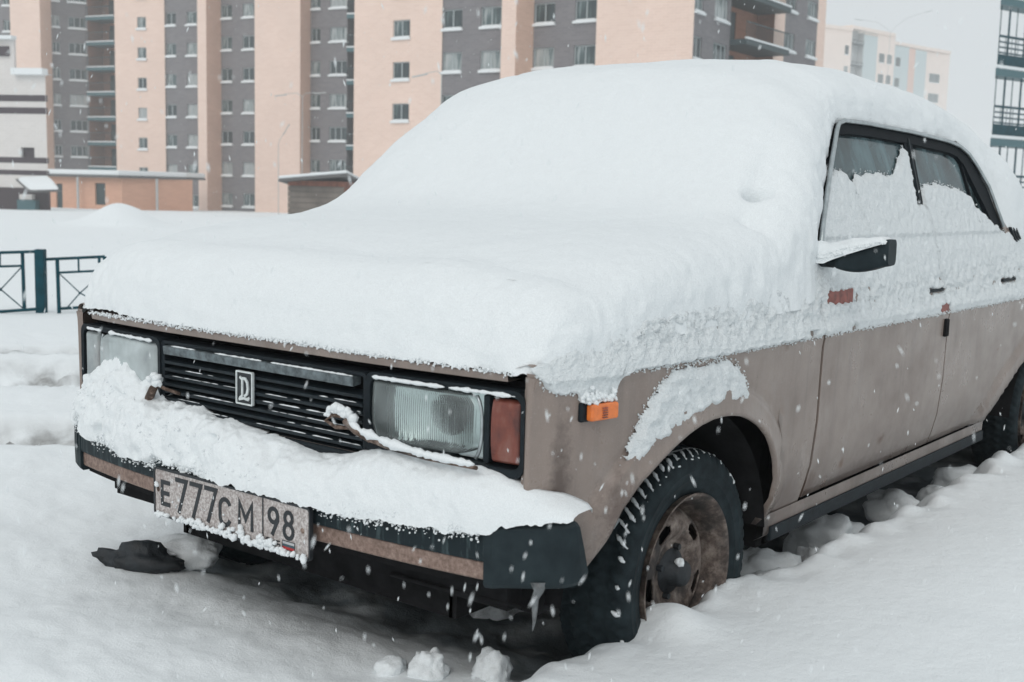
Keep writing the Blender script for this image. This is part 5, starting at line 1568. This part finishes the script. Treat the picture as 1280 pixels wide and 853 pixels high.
def bump_cross(y, t_):
    zt0 = smooth(BT_, y, 0.03); zb0 = lerp(BL, y) + 0.006 * nz(y, 0, 0, 26) + 0.006 * fbm(y, 0, 3, 40, 3) - 0.004 * abs(nz(y, 2, 0, 70))
    xf = bfront(y); xb = (0.598 + FX(y)) if y < 0.70 else lerp([(0.70, 0.57), (0.735, 0.56), (0.76, 0.52), (0.80, 0.50), (0.822, 0.51)], y)
    ex = 0.62
    # t: 0 = back at the grille, 1 = lower front edge
    if t_ < 0.12:
        q = t_ / 0.12
        return Vector((xb - 0.01, y, zt0 - (0.06 if y < 0.69 else 0.008) * (1 - q)))
    a = (t_ - 0.12) / 0.88 * math.pi / 2
    x = xb + (xf - xb) * abs(math.sin(a)) ** 0.8
    z = zb0 + (zt0 - zb0) * abs(math.cos(a)) ** 0.9
    amp = 0.5 + 0.8 * sst(0.1, -0.3, y)
    amp *= 1 - 0.75 * sst(0.58, 0.74, y)
    nn = amp * (0.014 * fbm(x * 1.5, y, z, 9, 4) + 0.007 * fbm(x, y, z, 30, 4))
    x += nn * (0.35 + 0.65 * math.sin(a)); z += nn * math.cos(a)
    pit = max(0, nz(y, z * 1.6, 4, 13) - 0.33) * sst(0.45, -0.1, y) * 0.09
    x -= pit * math.sin(a) ** 0.5 * sst(0.0, 0.3, a)
    return Vector((x, y, z))
gran = []
for k in range(1700):
    y = rnd.uniform(-0.68, 0.66); zb0 = lerp(BL, y)
    gran.append(((bfront(y) - 0.004 + rnd.uniform(-0.005, 0.003), y, zb0 + rnd.gauss(0.004, 0.008) - (0.012 * rnd.random() if rnd.random() < 0.2 else 0)), rnd.uniform(0.0008, 0.0032)))
for k in range(160):
    y = rnd.uniform(-0.69, 0.1); t_ = rnd.uniform(0.5, 1)
    p_ = bump_cross(y, t_); gran.append((p_, rnd.uniform(0.002, 0.005)))
gran = [g for g in gran if not (-0.265 < g[0][1] < 0.265 and g[0][2] < 0.467)]
sheet('bumper_snow', frange(-0.722, 0.815, 520), 44, bump_cross, M['snow'], 'lumpy snow heaped on the front bumper below the grille', granules=gran)

# snow on the wing mirror
b = B()
def msn(u, v):
    y = 0.772 + 0.178 * u
    base = 0.950 + 0.058 * (max(0.0, (y - 0.80) / 0.155) ** 0.85)
    hgt = 0.055 * (1 - 0.72 * u) * min(1, (1 - u) * 12 + 0.15)
    a = math.pi * v
    return Vector((-0.535 + 0.038 * math.cos(a) + 0.003 * nz(y, v, 0, 40), y, base - 0.004 + (hgt + 0.006 * fbm(y, v, 1, 18, 3)) * math.sin(a) ** 0.6))
b.grid(msn, 30, 20)
for k in range(160):
    u = rnd.random(); p_ = msn(u, rnd.choice((0.02, 0.04, 0.08))); crumb(b, p_, rnd.uniform(0.0015, 0.004))
tag(b.build('mirror_snow', M['snow'], None, smooth=True), 'wedge of snow sitting on the black wing mirror', 'snow', None, 'thing')

# snow lines on the grille, lamp ledge snow, wiper snow, plate snow
def ridge(b, pts, rad, jit=0.3, seg=7):
    """a bumpy string of snow along a path"""
    pts = [Vector(p) for p in pts]; out, rr_ = [], []
    for a, c_ in zip(pts, pts[1:]):
        m_ = max(2, int((c_ - a).length / 0.006))
        for i in range(m_): out.append(a.lerp(c_, i / m_))
    out.append(pts[-1]); n = len(out)
    for i, p_ in enumerate(out):
        e_ = min(1, (i + 0.5) / 2.0, (n - i - 0.5) / 2.0)
        rr_.append(max(0.0006, rad * e_ * (1 + jit * nz(p_.x, p_.y * 1.0, p_.z, 110) + jit * nz(p_.y, p_.z, 1, 40))))
    b.tube(out, rr_, seg)
b = B()
for k, segs in ((1, ((-0.25, -0.15), (0.20, 0.31))), (2, ((-0.30, -0.06), (0.03, 0.14), (0.255, 0.318))), (3, ((0.02, 0.22),)), (4, ((-0.22, -0.08), (0.05, 0.32))), (5, ((-0.28, -0.20), (0.10, 0.32))), (6, ((-0.31, -0.10), (0.0, 0.32)))):
    z = 0.690 - k * 0.0172
    for a, c_ in segs:
        y = a
        while y < c_:
            l_ = rnd.uniform(0.02, 0.07)
            ridge(b, [(0.603, y, z + 0.0015), (0.603, min(c_, y + l_), z + 0.0015)], rnd.uniform(0.0008, 0.0022), 0.5, 5)
            y += l_ + rnd.choice((0.0, 0.004, 0.02))
for a, c_ in ((-0.30, -0.21), (-0.14, 0.02), (0.05, 0.3)): ridge(b, [(0.606, a, 0.7275), (0.606, c_, 0.7275)], 0.0022, 0.7, 5)
tag(b.build('grille_snow', M['snow'], None, smooth=True), 'thin broken lines of snow lying on the grille slats', 'snow', None, 'stuff')
b = B()
ridge(b, [(0.609, 0.356, 0.7335), (0.611, 0.46, 0.7335), (0.611, 0.538, 0.7335)], 0.0042, 0.5)
ridge(b, [(0.611, 0.548, 0.7335), (0.610, 0.63, 0.734), (0.606, 0.704, 0.733)], 0.0042, 0.5)
bow(b)
tag(b.build('lamp_ledge_snow', M['snow'], None, smooth=True), 'narrow snow ridge along the top of the clear headlight beside the amber marker', 'snow', None, 'thing')
b = B()
ridge(b, [(0.607, -0.69, 0.7335), (0.610, -0.61, 0.7335)], 0.004, 0.5); ridge(b, [(0.610, -0.57, 0.7335), (0.611, -0.37, 0.733)], 0.004, 0.6)
bow(b)
tag(b.build('lamp_ledge_snow', M['snow'], None, smooth=True), 'narrow snow ridge along the top of the frosted headlight above the tallest bumper heap', 'snow', None, 'thing')
b = B()
v_ = [(0.642, 0.262, 0.643), (0.640, 0.285, 0.657), (0.638, 0.310, 0.655), (0.640, 0.335, 0.641)]
for i in range(40):
    q = rnd.random() * 2.99; k = int(q); p_ = Vector(v_[k]).lerp(Vector(v_[k + 1]), q - k); crumb(b, p_ + Vector((0, rnd.gauss(0, 0.004), rnd.uniform(0, 0.014))), rnd.uniform(0.005, 0.010))
ridge(b, [(0.640, 0.325, 0.645), (0.642, 0.36, 0.630), (0.640, 0.44, 0.616), (0.635, 0.53, 0.608), (0.628, 0.64, 0.606)], 0.0075, 0.6)
tag(b.build('wiper_snow', M['snow'], None, smooth=True), 'snow clinging along the bent wiper under the clear headlight', 'snow', None, 'thing')
b = B()
for i in range(16): crumb(b, Vector((0.636, -0.312, 0.650)) + Vector((rnd.gauss(0, 0.004), rnd.gauss(0, 0.009), rnd.gauss(0, 0.007))), rnd.uniform(0.006, 0.012))
tag(b.build('wiper_snow', M['snow'], None, smooth=True), 'small snow clump on the wiper stub under the frosted headlight', 'snow', None, 'thing')
b = B()
for k in range(330):
    y = rnd.uniform(-0.25, 0.256)
    hmax = lerp([(-0.26, 0.012), (-0.2, 0.006), (-0.16, 0.012), (-0.10, 0.016), (-0.04, 0.010), (0.0, 0.020), (0.05, 0.026), (0.09, 0.012), (0.12, 0.022), (0.15, 0.026), (0.18, 0.012), (0.26, 0.010)], y) * (0.6 + 0.6 * abs(nz(y, 0, 0, 30)) * 2)
    if rnd.random() > (hmax / 0.016) ** 1.5: continue
    crumb(b, (0.686 + rnd.uniform(0, 0.005), y, 0.3545 + rnd.random() ** 1.3 * hmax), rnd.uniform(0.003, 0.008))
for k in range(20): crumb(b, (0.684, rnd.uniform(-0.25, 0.05), rnd.uniform(0.37, 0.40)), rnd.uniform(0.0015, 0.003))
for i in range(5): crumb(b, (0.686, -0.249 + rnd.gauss(0, 0.002), 0.424 + rnd.gauss(0, 0.003)), 0.005)
tag(b.build('plate_snow', M['snow'], None, smooth=True), 'clumps of snow along the lower edge of the number plate', 'snow', None, 'stuff')
b = B()
for k in range(150):
    x = rnd.uniform(0.392, 0.474); crumb(b, (x, side_y(x, 0.73) + rnd.uniform(0.002, 0.02), 0.718 + abs(rnd.gauss(0, 0.008))), rnd.uniform(0.003, 0.007))
tag(b.build('marker_snow', M['snow'], None, smooth=True), 'snow clump resting on top of the amber side marker lamp', 'snow', None, 'thing')

# icicle under the bumper corner
b = B(); b.tube([(0.572, 0.752, 0.395), (0.575, 0.755, 0.380), (0.577, 0.750, 0.366), (0.580, 0.752, 0.345), (0.579, 0.749, 0.322), (0.582, 0.750, 0.305)], [0.018, 0.010, 0.008, 0.006, 0.003, 0.001], 7)
b.v = [p + Vector((0.3, 0.5, 0.2)) * 0.012 * nz(p.x, p.y, p.z, 45) for p in b.v]
tag(b.build('icicle', M['ice'], None, smooth=True), 'grey dirty icicle hanging under the bumper corner beside the front wheel', 'icicle', None, 'thing')

# ================================================================== THINGS ON THE GROUND
def blob(c_, rx, ry, rz, seed, amp=0.25, sub=4, rot=0, tilt=0):
    bm = bmesh.new(); bmesh.ops.create_icosphere(bm, subdivisions=sub, radius=1)
    mt = Matrix.Rotation(rot, 3, 'Z') @ Matrix.Rotation(tilt, 3, 'Y')
    v = []
    for q in bm.verts:
        p_ = q.co.copy()
        k = 1 + amp * nz(p_.x + seed * 7, p_.y, p_.z, 1.4) + amp * 0.4 * fbm(p_.x, p_.y + seed * 3, p_.z, 3.5, 3)
        v.append(Vector(c_) + mt @ Vector((p_.x * rx * k, p_.y * ry * k, p_.z * rz * k)))
    fc = [tuple(w_.index for w_ in q.verts) for q in bm.faces]; bm.free()
    b = B(); b.add(v, fc); return b
G = lambda x, y: ground_h(x, y)[0]
st_ = blob((0.50, -0.575, 0.122), 0.115, 0.050, 0.052, 3, 0.45, 4, R_(128), R_(8)).build('stone', M['stone'], None, smooth=True)
tag(st_, 'black jagged stone poking out of the snow below the number plate', 'stone')
b = blob((0.478, -0.585, 0.153), 0.060, 0.018, 0.012, 5, 0.3, 4, R_(128), R_(8)); tag(b.build('stone_snow', M['snow'], None, smooth=True), 'dusting of snow along the top of the black stone', 'snow', None, 'thing')
b = blob((0.375, -0.575, 0.120), 0.10, 0.065, 0.052, 9, 0.3, 4, R_(128)); tag(b.build('snow_clod', M['snow'], None, smooth=True), 'snow lump lying just behind the black stone', 'snow lump', 'snow lumps round the car', 'thing')
for (x, y, rx, rz, lab) in ((0.50, 0.425, 0.040, 0.043, 'rounded snow lump at the bottom edge, smaller of the pair under the bumper'), (0.40, 0.512, 0.043, 0.045, 'rounded snow lump at the bottom edge, nearer the front wheel of the pair')):
    b = blob((x, y, G(x, y) + rz * 0.25), rx, rx * 0.9, rz, x * 10, 0.4); tag(b.build('snow_clod', M['snow'], None, smooth=True), lab, 'snow lump', 'snow lumps round the car', 'thing')
b = blob((0.55, 0.36, 0.115), 0.035, 0.03, 0.026, 21, 0.2); tag(b.build('snow_clod', M['snow'], None, smooth=True), 'tiny snow lump touching the smaller bottom edge lump', 'snow lump', 'snow lumps round the car', 'thing')
b = blob((-0.10, 0.16, 0.05), 0.12, 0.07, 0.09, 31, 0.4); tag(b.build('snow_clod', M['snow'], None, smooth=True), 'dim snow lump in the shade under the bumper', 'snow lump', 'snow lumps round the car', 'thing')
CL = [(-0.50, 0.69, 0.055, 'first small snow lump behind the front wheel, under the sill'), (-0.60, 0.64, 0.075, 'low snow lump in the shade under the sill, second behind the front wheel'),
      (-0.80, 0.69, 0.045, 'small snow lump beside the bank below the door gap'), (-1.00, 0.62, 0.085, 'big dim snow lump deep under the front door'),
      (-1.10, 0.67, 0.06, 'snow lump leaning on the big dim lump under the front door'), (-1.45, 0.70, 0.085, 'largest pale snow lump on the bank edge under the rear door'),
      (-1.75, 0.70, 0.055, 'small pale snow lump between the largest lump and the rear wheel'), (-2.02, 0.73, 0.080, 'snow lump lying against the rear wheel')]
for i, (x, y, rad, lab) in enumerate(CL):
    b = blob((x, y, max(0.09, G(x, y)) + rad * 0.1), rad * rnd.uniform(1.1, 1.7), rad * rnd.uniform(0.7, 1.1), rad * rnd.uniform(0.75, 1.0), i * 1.7, 0.36, 4, rnd.uniform(0, 3), rnd.uniform(-0.3, 0.3))
    tag(b.build('snow_clod', M['snow'], None, smooth=True), lab, 'snow lump', 'snow clods beside the sill', 'thing')

# ================================================================== FALLING SNOW
b = B(); rf = random.Random(5)
for k in range(4200):
    dep = 1.0 + 17 * rf.random() ** 1.6
    px, py = rf.uniform(-60, 1340), rf.uniform(-60, 900)
    p_ = at(px, py, dep)
    if p_.z < 0.28 or (-3.9 < p_.x < 0.75 and abs(p_.y) < 0.9 and p_.z < 1.6): continue
    sz = rf.uniform(0.0007, 0.0024) * (1.4 if dep > 5 else 1)
    ax = Vector((rf.gauss(0, 0.25) + 0.10, rf.gauss(0, 0.25), -1)).normalized()
    u = ax.orthogonal().normalized(); w2 = ax.cross(u); ln = sz * rf.uniform(1.3, 3.4)
    b.add([p_ + ax * ln, p_ + u * sz * 0.55, p_ + w2 * sz * 0.45, p_ - u * sz * 0.5, p_ - w2 * sz * 0.5, p_ - ax * ln], [(0, 1, 2), (0, 2, 3), (0, 3, 4), (0, 4, 1), (5, 2, 1), (5, 3, 2), (5, 4, 3), (5, 1, 4)])
tag(b.build('falling_snow', M['far_snow'], None), 'snowflakes falling through the air in front of everything', 'snowfall', None, 'stuff')

# ================================================================== HAZE
bx = B(); bx.box((-620, -620, -12), (620, 620, 34))
hz = bx.build('haze', None, None)
hm = bpy.data.materials.new('snowy_air'); hm.use_nodes = True
hn, hl_ = hm.node_tree.nodes, hm.node_tree.links
hn.clear()
pv = hn.new('ShaderNodeVolumePrincipled'); pv.inputs['Color'].default_value = (0.97, 0.985, 0.99, 1); pv.inputs['Density'].default_value = 0.0014
ho = hn.new('ShaderNodeOutputMaterial'); hl_.new(pv.outputs[0], ho.inputs['Volume'])
hz.data.materials.append(hm)
tag(hz, kind='stuff')
